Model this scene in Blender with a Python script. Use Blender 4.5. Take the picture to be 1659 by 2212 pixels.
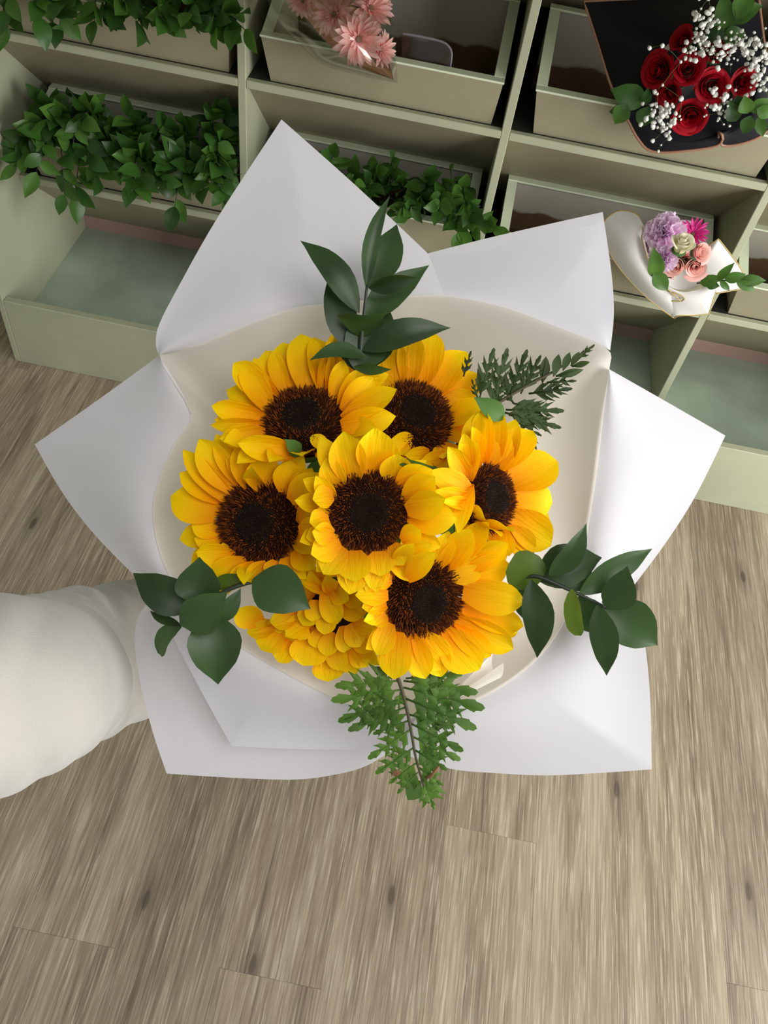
import bpy, math, random
from math import sin, cos, pi, sqrt, radians, atan2, exp
from mathutils import Vector as V, Matrix, noise

for o in list(bpy.data.objects): bpy.data.objects.remove(o)
scene = bpy.context.scene
COL = scene.collection

# ------------------------------------------------------------------ camera
FPX, CX, CY, HCAM = 1800.0, 829.5, 1106.0, 1.6
pit, roll, yaw = 0.90151956, 0.18676315, 0.02027864
def _mm(a, b): return [[sum(a[i][k]*b[k][j] for k in range(3)) for j in range(3)] for i in range(3)]
_R = _mm(_mm([[cos(roll), -sin(roll), 0], [sin(roll), cos(roll), 0], [0, 0, 1]],
             [[1, 0, 0], [0, -sin(pit), -cos(pit)], [0, cos(pit), -sin(pit)]]),
         [[cos(yaw), sin(yaw), 0], [-sin(yaw), cos(yaw), 0], [0, 0, 1]])
RT, DN, FW = V(_R[0]), V(_R[1]), V(_R[2])
CAM = V((0, 0, HCAM))
cam = bpy.data.cameras.new('camera'); cam.sensor_fit = 'HORIZONTAL'; cam.sensor_width = 36
cam.lens = FPX/1659*36; cam.clip_start = .02
camo = bpy.data.objects.new('camera', cam); COL.objects.link(camo)
m3 = Matrix((RT, -DN, -FW)).transposed()
camo.matrix_world = Matrix.Translation(CAM) @ m3.to_4x4()
scene.camera = camo

# ------------------------------------------------------------------ world, lights, exposure
W = bpy.data.worlds.new('room_ambient'); scene.world = W; W.use_nodes = True
W.node_tree.nodes['Background'].inputs[0].default_value = (.96, .98, 1, 1)
W.node_tree.nodes['Background'].inputs[1].default_value = .30
def area(name, loc, target, sx, sy, power, col):
    l = bpy.data.lights.new(name, 'AREA'); l.shape = 'RECTANGLE'; l.size = sx; l.size_y = sy
    l.energy = power; l.color = col
    o = bpy.data.objects.new(name, l); COL.objects.link(o); o.location = loc
    o.rotation_euler = (V(target)-V(loc)).to_track_quat('-Z', 'Y').to_euler()
    return o
area('shop_window_daylight', (2.05, .35, .95), (-.2, 1.2, .35), 1.5, 1.6, 60, (1, .99, .97))
area('ceiling_panel_light', (.7, -.3, 2.75), (.1, .5, .9), 1.0, 1.0, 17.5, (1, .985, .96))
scene.view_settings.view_transform = 'Standard'; scene.view_settings.look = 'None'
scene.view_settings.exposure = .28; scene.view_settings.gamma = 1
scene.view_settings.use_curve_mapping = False

# ------------------------------------------------------------------ helpers
def P(x, y, d): return CAM + (RT*((x-CX)/FPX) + DN*((y-CY)/FPX) + FW)*d
def ray(x, y): return RT*((x-CX)/FPX) + DN*((y-CY)/FPX) + FW
def PY(x, y, Y):                      # pixel ray meets the vertical plane at depth Y of the room
    r = ray(x, y); return CAM + r*(Y/r.y)
ORG = {}
def orgof(o): return ORG.get(o.name, V((0, 0, 0)))
def tag(o, label=None, cat=None, group=None, kind=None):
    if label: o['label'] = label
    if cat: o['category'] = cat
    if group: o['group'] = group
    if kind: o['kind'] = kind
    return o
def empty(name, loc, label, cat, group=None):
    o = bpy.data.objects.new(name, None); COL.objects.link(o); o.location = loc
    o.empty_display_size = .02; ORG[o.name] = V(loc)
    return tag(o, label, cat, group)
def mesh(name, vs, fs, mats, smooth=True, midx=None):
    me = bpy.data.meshes.new(name); me.from_pydata([tuple(v) for v in vs], [], fs)
    for m in (mats if isinstance(mats, (list, tuple)) else [mats]): me.materials.append(m)
    if smooth: me.polygons.foreach_set('use_smooth', [True]*len(me.polygons))
    if midx: me.polygons.foreach_set('material_index', midx)
    me.update(); return me
def mk(name, vs, fs, mats, parent=None, smooth=True, midx=None, org=None):
    """vertices in room coordinates; the object's origin is its parent's, or org"""
    vs = [V(v) for v in vs]
    if parent is not None: o0 = orgof(parent)
    else: o0 = V(org) if org is not None else V((sum(v.x for v in vs)/len(vs), sum(v.y for v in vs)/len(vs), min(v.z for v in vs)))
    ob = bpy.data.objects.new(name, mesh(name, [v-o0 for v in vs], fs, mats, smooth, midx)); COL.objects.link(ob)
    if parent is not None: ob.parent = parent
    else: ob.location = o0
    ORG[ob.name] = o0
    return ob
def inst(name, me, mat4, parent):
    ob = bpy.data.objects.new(name, me); COL.objects.link(ob); ob.parent = parent
    ob.matrix_local = Matrix.Translation(-orgof(parent)) @ mat4
    ORG[ob.name] = orgof(parent)
    return ob
def frame(c, x, y, z): 
    return Matrix(((x.x, y.x, z.x, c.x), (x.y, y.y, z.y, c.y), (x.z, y.z, z.z, c.z), (0, 0, 0, 1)))
def boxv(x0, x1, y0, y1, z0, z1):
    vs = [(x, y, z) for x in (x0, x1) for y in (y0, y1) for z in (z0, z1)]
    fs = [(0, 1, 3, 2), (4, 6, 7, 5), (0, 4, 5, 1), (2, 3, 7, 6), (0, 2, 6, 4), (1, 5, 7, 3)]
    return vs, fs
def hexa(a, b):     # two quads (4 pts each) -> closed hexahedron
    vs = list(a)+list(b)
    fs = [(3, 2, 1, 0), (4, 5, 6, 7)]+[(i, (i+1) % 4, 4+(i+1) % 4, 4+i) for i in range(4)]
    return vs, fs
def bevel(o, w=.002, s=1):
    m = o.modifiers.new('b', 'BEVEL'); m.width = w; m.segments = s; m.limit_method = 'ANGLE'; return o
def box(name, x0, x1, y0, y1, z0, z1, mat, parent=None, bv=.0015):
    vs, fs = boxv(x0, x1, y0, y1, z0, z1)
    o = mk(name, vs, fs, mat, parent, smooth=False)
    if bv: bevel(o, bv)
    return o
def tube_geo(pts, rad, n=8, cap=True):
    pts = [V(p) for p in pts]; N = len(pts); vs = []; fs = []
    rad = rad if isinstance(rad, (list, tuple)) else [rad]*N
    up = None
    for i in range(N):
        t = (pts[min(i+1, N-1)]-pts[max(i-1, 0)]).normalized()
        if up is None:
            up = t.orthogonal().normalized()
        up = (up - t*up.dot(t)).normalized(); s = t.cross(up)
        for k in range(n):
            a = 2*pi*k/n; vs.append(pts[i]+(up*cos(a)+s*sin(a))*rad[i])
    for i in range(N-1):
        for k in range(n):
            k2 = (k+1) % n; fs.append((i*n+k, i*n+k2, (i+1)*n+k2, (i+1)*n+k))
    if cap: fs.append(tuple(range(n-1, -1, -1))); fs.append(tuple(range((N-1)*n, N*n)))
    return vs, fs
def tube(name, pts, rad, mat, parent=None, n=8): 
    v, f = tube_geo(pts, rad, n); return mk(name, v, f, mat, parent)
def join(geos):
    vs = []; fs = []
    for v, f in geos:
        b = len(vs); vs += list(v); fs += [tuple(i+b for i in q) for q in f]
    return vs, fs
def catmull(pts, n=8, closed=False):
    """smooth polyline through tuples of any size"""
    out = []; N = len(pts)
    for i in range(N if closed else N-1):
        if closed: p0, p1, p2, p3 = [pts[(i+k) % N] for k in (-1, 0, 1, 2)]
        else: p0, p1, p2, p3 = pts[max(i-1, 0)], pts[i], pts[i+1], pts[min(i+2, N-1)]
        for k in range(n):
            t = k/n
            out.append(tuple(.5*((2*b)+(c-a)*t+(2*a-5*b+4*c-d)*t*t+(3*b-a-3*c+d)*t**3) for a, b, c, d in zip(p0, p1, p2, p3)))
    if not closed: out.append(tuple(pts[-1]))
    return out
def resample(pl, us):
    L = [0]
    for a, b in zip(pl, pl[1:]): L.append(L[-1]+sqrt(sum((p-q)**2 for p, q in zip(a[:2], b[:2])))+1e-9)
    res = []; j = 0
    for u in us:
        s = u*L[-1]
        while j < len(L)-2 and L[j+1] < s: j += 1
        t = min(1, max(0, (s-L[j])/(L[j+1]-L[j])))
        res.append(tuple(p+(q-p)*t for p, q in zip(pl[j], pl[j+1])))
    return res
from mathutils.bvhtree import BVHTree
class Solids:
    """what already stands in the room, so that new leaves and petals can be laid clear of it"""
    def __init__(self): self.items = []
    def add(self, vs, fs, owner):
        vs = [V(v) for v in vs]
        self.items.append((owner, [min(v[i] for v in vs) for i in range(3)], [max(v[i] for v in vs) for i in range(3)], BVHTree.FromPolygons(vs, fs)))
    def add_obj(self, ob, owner):
        o0 = ORG[ob.name]; self.add([o0+v.co for v in ob.data.vertices], [tuple(p.vertices) for p in ob.data.polygons], owner)
    def hits(self, vs, fs, owner=None, stop=10**9):
        lo = [min(v[i] for v in vs) for i in range(3)]; hi = [max(v[i] for v in vs) for i in range(3)]; t = None; n = 0
        for ow, a, b, tree in self.items:
            if ow == owner or a[0] > hi[0] or b[0] < lo[0] or a[1] > hi[1] or b[1] < lo[1] or a[2] > hi[2] or b[2] < lo[2]: continue
            if t is None: t = BVHTree.FromPolygons(vs, fs)
            n += len(tree.overlap(t))
            if n >= stop: break
        return n
def mesh_at(me, m4): return [m4 @ v.co for v in me.vertices], [tuple(p.vertices) for p in me.polygons]
FURN, BQ = Solids(), Solids()
def lin(r, g, b):
    f = lambda c: ((c/255+.055)/1.055)**2.4 if c > 10 else c/255/12.92
    return (f(r), f(g), f(b), 1)

# ------------------------------------------------------------------ materials
def nt(name):
    m = bpy.data.materials.new(name); m.use_nodes = True
    t = m.node_tree; return m, t.nodes, t.links, t.nodes['Principled BSDF']
def N_(nodes, typ, **kw):
    n = nodes.new(typ)
    for k, v in kw.items():
        if k in n.inputs: n.inputs[k].default_value = v
        else: setattr(n, k, v)
    return n
def ramp(nodes, stops):
    r = nodes.new('ShaderNodeValToRGB'); e = r.color_ramp.elements
    e[0].position, e[0].color = stops[0]; e[1].position, e[1].color = stops[1]
    for p, c in stops[2:]:
        x = e.new(p); x.color = c
    return r
def coords(nodes, links, kind='Object', scale=(1, 1, 1)):
    tc = nodes.new('ShaderNodeTexCoord'); mp = nodes.new('ShaderNodeMapping'); mp.inputs['Scale'].default_value = scale
    links.new(tc.outputs[kind], mp.inputs['Vector']); return mp.outputs[0]
def plain(name, col, rough=.6, bump=0, bscale=200, var=0, vscale=8, sheen=0, spec=.5, trans=0):
    m, n, l, b = nt(name)
    b.inputs['Base Color'].default_value = col; b.inputs['Roughness'].default_value = rough
    b.inputs['Specular IOR Level'].default_value = spec
    if sheen: b.inputs['Sheen Weight'].default_value = sheen
    if var:
        no = N_(n, 'ShaderNodeTexNoise', Scale=vscale, Detail=6.0); l.new(coords(n, l), no.inputs['Vector'])
        lo = tuple(c*(1-var) for c in col[:3])+(1,); hi = tuple(min(1, c*(1+var*.7)) for c in col[:3])+(1,)
        r = ramp(n, [(.3, lo), (.7, hi)]); l.new(no.outputs['Fac'], r.inputs[0]); l.new(r.outputs[0], b.inputs['Base Color'])
    if bump:
        no = N_(n, 'ShaderNodeTexNoise', Scale=bscale, Detail=3.0); l.new(coords(n, l), no.inputs['Vector'])
        bp = N_(n, 'ShaderNodeBump', Strength=bump, Distance=.001); l.new(no.outputs['Fac'], bp.inputs['Height']); l.new(bp.outputs[0], b.inputs['Normal'])
    if trans:
        tr = n.new('ShaderNodeBsdfTranslucent'); tr.inputs[0].default_value = col
        if b.inputs['Base Color'].links: l.new(b.inputs['Base Color'].links[0].from_socket, tr.inputs[0])
        mx = N_(n, 'ShaderNodeMixShader', Fac=trans); l.new(b.outputs[0], mx.inputs[1]); l.new(tr.outputs[0], mx.inputs[2])
        l.new(mx.outputs[0], n['Material Output'].inputs[0])
    return m
def petal_mat(name, base, mid, tip, trans=.25, rough=.5, vein=.35, axis='Y', vscale=26):
    """colour along the petal (object coordinate y runs 0..1 from base to tip)"""
    m, n, l, b = nt(name)
    tc = n.new('ShaderNodeTexCoord'); sp = n.new('ShaderNodeSeparateXYZ'); l.new(tc.outputs['Object'], sp.inputs[0])
    r = ramp(n, [(.02, base), (.5, mid), (.95, tip)]); l.new(sp.outputs[axis], r.inputs[0])
    oi = n.new('ShaderNodeObjectInfo'); hs = n.new('ShaderNodeHueSaturation')
    ma = N_(n, 'ShaderNodeMapRange'); ma.inputs['To Min'].default_value = .88; ma.inputs['To Max'].default_value = 1.08
    l.new(oi.outputs['Random'], ma.inputs[0]); l.new(ma.outputs[0], hs.inputs['Value']); l.new(r.outputs[0], hs.inputs['Color'])
    l.new(hs.outputs[0], b.inputs['Base Color']); b.inputs['Roughness'].default_value = rough
    b.inputs['Specular IOR Level'].default_value = .12
    wv = N_(n, 'ShaderNodeTexNoise', Scale=1.0, Detail=2.0); mp = n.new('ShaderNodeMapping'); mp.inputs['Scale'].default_value = (vscale, 1.2, 1)
    l.new(tc.outputs['Object'], mp.inputs[0]); l.new(mp.outputs[0], wv.inputs['Vector'])
    bp = N_(n, 'ShaderNodeBump', Strength=vein, Distance=.002); l.new(wv.outputs['Fac'], bp.inputs['Height']); l.new(bp.outputs[0], b.inputs['Normal'])
    tr = n.new('ShaderNodeBsdfTranslucent'); l.new(hs.outputs[0], tr.inputs[0])
    mx = N_(n, 'ShaderNodeMixShader', Fac=trans); l.new(b.outputs[0], mx.inputs[1]); l.new(tr.outputs[0], mx.inputs[2])
    l.new(mx.outputs[0], n['Material Output'].inputs[0])
    return m
def leaf_mat(name, a, c, rough=.35, trans=.12):
    m, n, l, b = nt(name)
    no = N_(n, 'ShaderNodeTexNoise', Scale=35.0, Detail=4.0); l.new(coords(n, l), no.inputs['Vector'])
    oi = n.new('ShaderNodeObjectInfo'); ad = N_(n, 'ShaderNodeMath', operation='ADD'); mu = N_(n, 'ShaderNodeMath', operation='MULTIPLY')
    mu.inputs[1].default_value = .6; l.new(oi.outputs['Random'], mu.inputs[0]); l.new(mu.outputs[0], ad.inputs[0]); l.new(no.outputs['Fac'], ad.inputs[1])
    r = ramp(n, [(.4, a), (1.0, c)]); l.new(ad.outputs[0], r.inputs[0]); l.new(r.outputs[0], b.inputs['Base Color'])
    b.inputs['Roughness'].default_value = rough; b.inputs['Specular IOR Level'].default_value = .32
    tr = n.new('ShaderNodeBsdfTranslucent'); tr.inputs[0].default_value = tuple(min(1, x*2.2) for x in c[:3])+(1,)
    mx = N_(n, 'ShaderNodeMixShader', Fac=trans); l.new(b.outputs[0], mx.inputs[1]); l.new(tr.outputs[0], mx.inputs[2])
    l.new(mx.outputs[0], n['Material Output'].inputs[0])
    return m
def wood_mat():
    m, n, l, b = nt('oak_vinyl_plank')
    tc = n.new('ShaderNodeTexCoord'); oi = n.new('ShaderNodeObjectInfo')
    sc = N_(n, 'ShaderNodeVectorMath', operation='SCALE'); sc.inputs['Scale'].default_value = 37.0
    cmb = n.new('ShaderNodeCombineXYZ'); l.new(oi.outputs['Random'], cmb.inputs[0]); l.new(oi.outputs['Random'], cmb.inputs[1]); l.new(oi.outputs['Random'], cmb.inputs[2])
    l.new(cmb.outputs[0], sc.inputs[0])
    ad = N_(n, 'ShaderNodeVectorMath', operation='ADD'); l.new(tc.outputs['Object'], ad.inputs[0]); l.new(sc.outputs[0], ad.inputs[1])
    def mapped(s):
        mp = n.new('ShaderNodeMapping'); mp.inputs['Scale'].default_value = s; l.new(ad.outputs[0], mp.inputs[0]); return mp.outputs[0]
    vo = N_(n, 'ShaderNodeTexVoronoi', Scale=1.0); vo.feature = 'F1'; vo.voronoi_dimensions = '2D'; l.new(mapped((4.4, 1.5, 1)), vo.inputs['Vector'])      # sparse knots
    kr = ramp(n, [(.0, (1, 1, 1, 1)), (.020, (.95, .95, .95, 1)), (.031, (.42, .42, .42, 1)), (.10, (0, 0, 0, 1))]); l.new(vo.outputs['Distance'], kr.inputs[0])
    broad = N_(n, 'ShaderNodeTexNoise', Scale=1.0, Detail=5.0, Roughness=.6, Distortion=.5); l.new(mapped((17, 1.6, 1)), broad.inputs['Vector'])
    fine = N_(n, 'ShaderNodeTexNoise', Scale=1.0, Detail=5.0, Roughness=.65, Distortion=.5); l.new(mapped((190, 5, 1)), fine.inputs['Vector'])
    pores = N_(n, 'ShaderNodeTexNoise', Scale=1.0, Detail=3.0, Roughness=.5, Distortion=.3); l.new(mapped((380, 11, 1)), pores.inputs['Vector'])
    r1 = ramp(n, [(.3, lin(98, 84, 70)), (.5, lin(146, 131, 111)), (.7, lin(186, 174, 152))]); l.new(broad.outputs['Fac'], r1.inputs[0])
    r2 = ramp(n, [(.32, lin(92, 77, 62)), (.48, lin(146, 129, 106)), (.7, lin(186, 172, 147))]); l.new(fine.outputs['Fac'], r2.inputs[0])
    mx = N_(n, 'ShaderNodeMix', data_type='RGBA'); mx.inputs[0].default_value = .5; l.new(r1.outputs[0], mx.inputs[6]); l.new(r2.outputs[0], mx.inputs[7])
    pr = ramp(n, [(.54, (0, 0, 0, 1)), (.66, (1, 1, 1, 1))]); l.new(pores.outputs['Fac'], pr.inputs[0])
    mul = N_(n, 'ShaderNodeMath', operation='MULTIPLY'); mul.inputs[1].default_value = .5; l.new(pr.outputs[0], mul.inputs[0])
    mx2 = N_(n, 'ShaderNodeMix', data_type='RGBA'); l.new(mul.outputs[0], mx2.inputs[0]); l.new(mx.outputs[2], mx2.inputs[6]); mx2.inputs[7].default_value = lin(202, 191, 168)
    mk_ = N_(n, 'ShaderNodeMath', operation='MULTIPLY'); mk_.inputs[1].default_value = .8; l.new(kr.outputs[0], mk_.inputs[0])
    mx3 = N_(n, 'ShaderNodeMix', data_type='RGBA'); l.new(mk_.outputs[0], mx3.inputs[0]); l.new(mx2.outputs[2], mx3.inputs[6]); mx3.inputs[7].default_value = lin(74, 62, 52)
    hs = n.new('ShaderNodeHueSaturation'); mr = N_(n, 'ShaderNodeMapRange'); mr.inputs['To Min'].default_value = .76; mr.inputs['To Max'].default_value = 1.08
    l.new(oi.outputs['Random'], mr.inputs[0]); l.new(mr.outputs[0], hs.inputs['Value']); l.new(mx3.outputs[2], hs.inputs['Color'])
    l.new(hs.outputs[0], b.inputs['Base Color']); b.inputs['Roughness'].default_value = .42; b.inputs['Specular IOR Level'].default_value = .35
    bp = N_(n, 'ShaderNodeBump', Strength=.12, Distance=.001); l.new(fine.outputs['Fac'], bp.inputs['Height']); l.new(bp.outputs[0], b.inputs['Normal'])
    return m
M = {}
M['wood'] = wood_mat()
M['green'] = plain('mint_green_paint', lin(164, 167, 140), .55, .05, 90, .10, 5)
M['tan'] = plain('muted_sage_paint', lin(146, 140, 114), .55, .05, 90, .10, 5)  # the mint paint again, darkened for shade on bin panels and slanted boards
M['green_floor'] = plain('mint_green_scuffed_board', lin(158, 172, 154), .5, .05, 60, .22, 7)
M['rim'] = plain('pale_mint_rim_paint', lin(205, 214, 186), .5, .04, 90, .07, 9)
M['pink'] = plain('dusty_pink_wall_paint', lin(170, 138, 128), .7, 0, 1, .1, 6)
M['wallp'] = plain('pale_green_wall_paint', lin(185, 192, 165), .7, 0, 1, .05, 3)
M['black_b'] = plain('unpainted_black_board', lin(26, 27, 22), .7)  # black colour stands in for the shade in the gaps beside the bins
M['darkb'] = plain('dark_stained_board', lin(58, 46, 32), .5, .05, 60, .2, 10)
M['paper'] = plain('white_wrapping_paper', lin(228, 227, 231), .75, 0, 1, 0, 1, 0, .12, .30)
M['paper_in'] = plain('cream_inner_paper', lin(250, 246, 238), .75, 0, 1, 0, 1, 0, .12, .5)
M['black_paper'] = plain('black_wrapping_paper', lin(14, 15, 21), .6, spec=.2)
M['copper'] = plain('copper_foil_edge', lin(150, 108, 84), .4)
M['gold'] = plain('gold_foil_edge', lin(186, 160, 100), .4)
M['white_wrap'] = plain('white_satin_wrap', lin(235, 234, 230), .4, 0, 1, 0, 1, 0, .4, .2)
M['kraft'] = plain('brown_kraft_paper', lin(176, 132, 92), .7)
M['sun'] = petal_mat('sunflower_petal', lin(244, 150, 0), lin(254, 196, 0), lin(255, 218, 4), .25, .6, .5)
M['disc'] = plain('sunflower_disc_brown', lin(28, 14, 8), .9, spec=.1)
M['floret'] = plain('floret_dark_brown', lin(74, 35, 14), .8, spec=.15)
M['floret_rust'] = plain('floret_rust_tip', lin(128, 66, 20), .8, spec=.15)
M['eye'] = plain('floret_black_green', lin(16, 18, 17), .8, spec=.15)
M['eye_g'] = plain('floret_olive', lin(56, 52, 22), .6)
M['stem'] = plain('green_stem', lin(62, 92, 40), .5)
M['stem_d'] = plain('dark_green_stem', lin(30, 42, 24), .5)
M['ruscus'] = leaf_mat('ruscus_leaf', lin(28, 46, 20), lin(54, 80, 38), .36, .12)
M['ruscus_y'] = leaf_mat('ruscus_leaf_light', lin(50, 80, 26), lin(88, 112, 34), .4, .2)
M['sunleaf'] = leaf_mat('sunflower_leaf', lin(48, 84, 30), lin(76, 116, 44), .5, .2)
M['fern'] = leaf_mat('fern_leaf', lin(52, 84, 24), lin(84, 120, 40), .55, .15)
M['fern_d'] = leaf_mat('fern_leaf_dark', lin(36, 52, 20), lin(58, 78, 32), .55, .12)
M['fern_rib'] = plain('fern_rib', lin(70, 66, 40), .6)
M['dry'] = plain('dry_leaf_brown', lin(122, 84, 52), .8)
M['salal'] = leaf_mat('salal_leaf', lin(34, 62, 20), lin(76, 114, 44), .38, .15)
M['salal_d'] = leaf_mat('salal_leaf_dark', lin(28, 52, 18), lin(54, 92, 34), .38, .15)
M['rose'] = petal_mat('red_rose_petal', lin(84, 4, 14), lin(132, 6, 20), lin(160, 12, 28), .12, .55, .1)
M['pink_rose'] = petal_mat('pink_rose_petal', lin(240, 130, 132), lin(248, 172, 166), lin(252, 212, 202), .3, .5, .1)
M['cream_rose'] = petal_mat('cream_rose_petal', lin(232, 226, 170), lin(240, 236, 196), lin(244, 240, 216), .25, .5, .1)
M['lilac'] = petal_mat('lilac_carnation_petal', lin(240, 190, 232), lin(248, 212, 242), lin(252, 232, 250), .45, .6, .2)
M['gerb'] = petal_mat('pink_gerbera_petal', lin(246, 166, 164), lin(252, 200, 194), lin(254, 216, 208), .4, .5, .2)
M['gerb_hot'] = petal_mat('hot_pink_gerbera_petal', lin(206, 40, 130), lin(226, 60, 150), lin(232, 96, 168), .2, .5, .2)
M['gerb_c'] = plain('gerbera_centre', lin(110, 80, 50), .8)
M['breath'] = plain('white_baby_breath', lin(236, 236, 230), .7, 0, 1, 0, 1, 0, .3, .2)
M['sleeve'] = plain('off_white_cotton_knit', lin(176, 173, 165), .9, .35, 900, .03, 30, .3, .1)
M['skin'] = plain('skin', lin(205, 158, 130), .5, .05, 300, .05, 40)
def cello():
    m, n, l, b = nt('clear_cellophane')
    tr = N_(n, 'ShaderNodeBsdfTransparent'); tr.inputs[0].default_value = (.93, .94, .92, 1)
    gl = N_(n, 'ShaderNodeBsdfGlossy', Roughness=.14); fr = N_(n, 'ShaderNodeFresnel', IOR=1.45)
    ma = N_(n, 'ShaderNodeMath', operation='MULTIPLY_ADD'); ma.inputs[1].default_value = 1.4; ma.inputs[2].default_value = .05; l.new(fr.outputs[0], ma.inputs[0])
    mx = n.new('ShaderNodeMixShader'); l.new(ma.outputs[0], mx.inputs[0]); l.new(tr.outputs[0], mx.inputs[1]); l.new(gl.outputs[0], mx.inputs[2])
    l.new(mx.outputs[0], n['Material Output'].inputs[0]); return m
M['cello'] = cello()
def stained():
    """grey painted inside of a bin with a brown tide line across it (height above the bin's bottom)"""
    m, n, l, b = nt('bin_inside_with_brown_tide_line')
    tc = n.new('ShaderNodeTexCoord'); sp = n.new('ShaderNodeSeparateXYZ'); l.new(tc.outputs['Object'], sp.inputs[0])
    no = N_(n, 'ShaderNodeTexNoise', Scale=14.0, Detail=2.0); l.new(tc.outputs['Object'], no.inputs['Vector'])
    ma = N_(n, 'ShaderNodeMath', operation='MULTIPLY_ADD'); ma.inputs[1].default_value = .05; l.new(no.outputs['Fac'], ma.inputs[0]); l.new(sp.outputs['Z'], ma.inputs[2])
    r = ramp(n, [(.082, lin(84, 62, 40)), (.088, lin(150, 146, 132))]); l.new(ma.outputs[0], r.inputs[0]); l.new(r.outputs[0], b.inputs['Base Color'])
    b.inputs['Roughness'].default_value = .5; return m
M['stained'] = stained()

# ------------------------------------------------------------------ floor of planks
rnd = random.Random(4)
fl = box('floor', -2.6, 2.6, -1.0, 2.3, -.03, -.004, M['darkb'], None, 0); tag(fl, kind='structure'); fl['label'] = 'greyish oak plank floor'
PW, PL = .1765, 1.22
for i in range(-13, 14):
    x0 = -.490+i*PW
    off = {0: .232, 2: .236, 1: .86, 3: .95, -1: 1.32, 4: .55}.get(i, rnd.uniform(0, PL))
    y = off-2*PL
    while y < 2.2:
        a, c = max(y, -1.0), min(y+PL, 2.139)
        if c > a+.02:
            o = box('plank', x0+.0001, x0+PW-.0001, a+.0001, c-.0001, -.006, 0, M['wood'], fl, .0003)
            # a private origin so that the grain starts anew on each plank
            ctr = V((x0+PW/2, (a+c)/2, 0)); o0 = orgof(fl)
            o.data.transform(Matrix.Translation(o0-ctr)); o.location = ctr-o0
        y += PL
wb = box('wall_back', -2.6, 2.6, 2.14, 2.24, 0, 2.7, M['wallp'], None, 0); tag(wb, 'pale green painted wall behind the shelf', kind='structure')

wl = box('wall_left', -2.7, -2.6, -1.0, 2.24, 0, 2.7, M['wallp'], None, 0); tag(wl, 'pale green painted side wall', kind='structure')

# ------------------------------------------------------------------ display shelf
YF, YL, YB = 1.72, 1.516, 2.0
XD = [-1.05, -.485, .076, .638, 1.2]          # left face of panel / dividers' right faces
TH = .018
ZS = [.420, .753, 1.185]                      # shelf tops
sh = empty('display_shelf', (0.05, 1.75, 0), 'mint green wooden display shelf with bays, dividers and slanted boards', 'shelf')
box('side_panel', XD[0]-.016, XD[0], YL, 2.1, 0, 1.4, M['green'], sh)
box('side_panel', XD[4], XD[4]+.016, YL, 2.1, 0, 1.4, M['green'], sh)
for k in (1, 2, 3): box('divider', XD[k]-TH, XD[k], YF, 2.1, .1, 1.4, M['green'], sh)
lipo = box('plinth_board', XD[0], XD[4], YL, YL+.02, 0, .2, M['green'], sh)
box('bottom_board', XD[0], XD[4], YL+.02, YB+.1, .08, .1, M['green_floor'], sh, 0)
box('back_strip', XD[0], XD[4], YB, YB+.012, .1, .14, M['pink'], sh, 0)['label'] = 'dusty pink back strip'
box('back_panel', XD[0], XD[4], 2.1, 2.112, .1, 1.4, M['black_b'], sh, 0)
box('top_board', XD[0]-.016, XD[4]+.016, 1.12, 2.112, 1.4, 1.42, M['green'], sh)  # unseen overhang, added to keep ceiling light off the upper rows
for k in range(4):
    xa, xb = XD[k], XD[k+1]-(TH if k < 3 else 0)
    for z in ZS:
        box('shelf_edge', xa, xb, YF, YF+.016, z-.017, z, M['green'], sh); box('shelf_board', xa, xb, YF+.016, YF+.3, z-.015, z, M['black_b'], sh, 0)
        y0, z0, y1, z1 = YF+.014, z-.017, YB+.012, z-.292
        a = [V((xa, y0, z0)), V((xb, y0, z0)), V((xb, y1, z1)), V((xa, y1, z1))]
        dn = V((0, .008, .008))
        v, f = hexa(a, [p+dn for p in a]); mk('slanted_board', v, f, M['tan'], sh, smooth=False)

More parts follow.
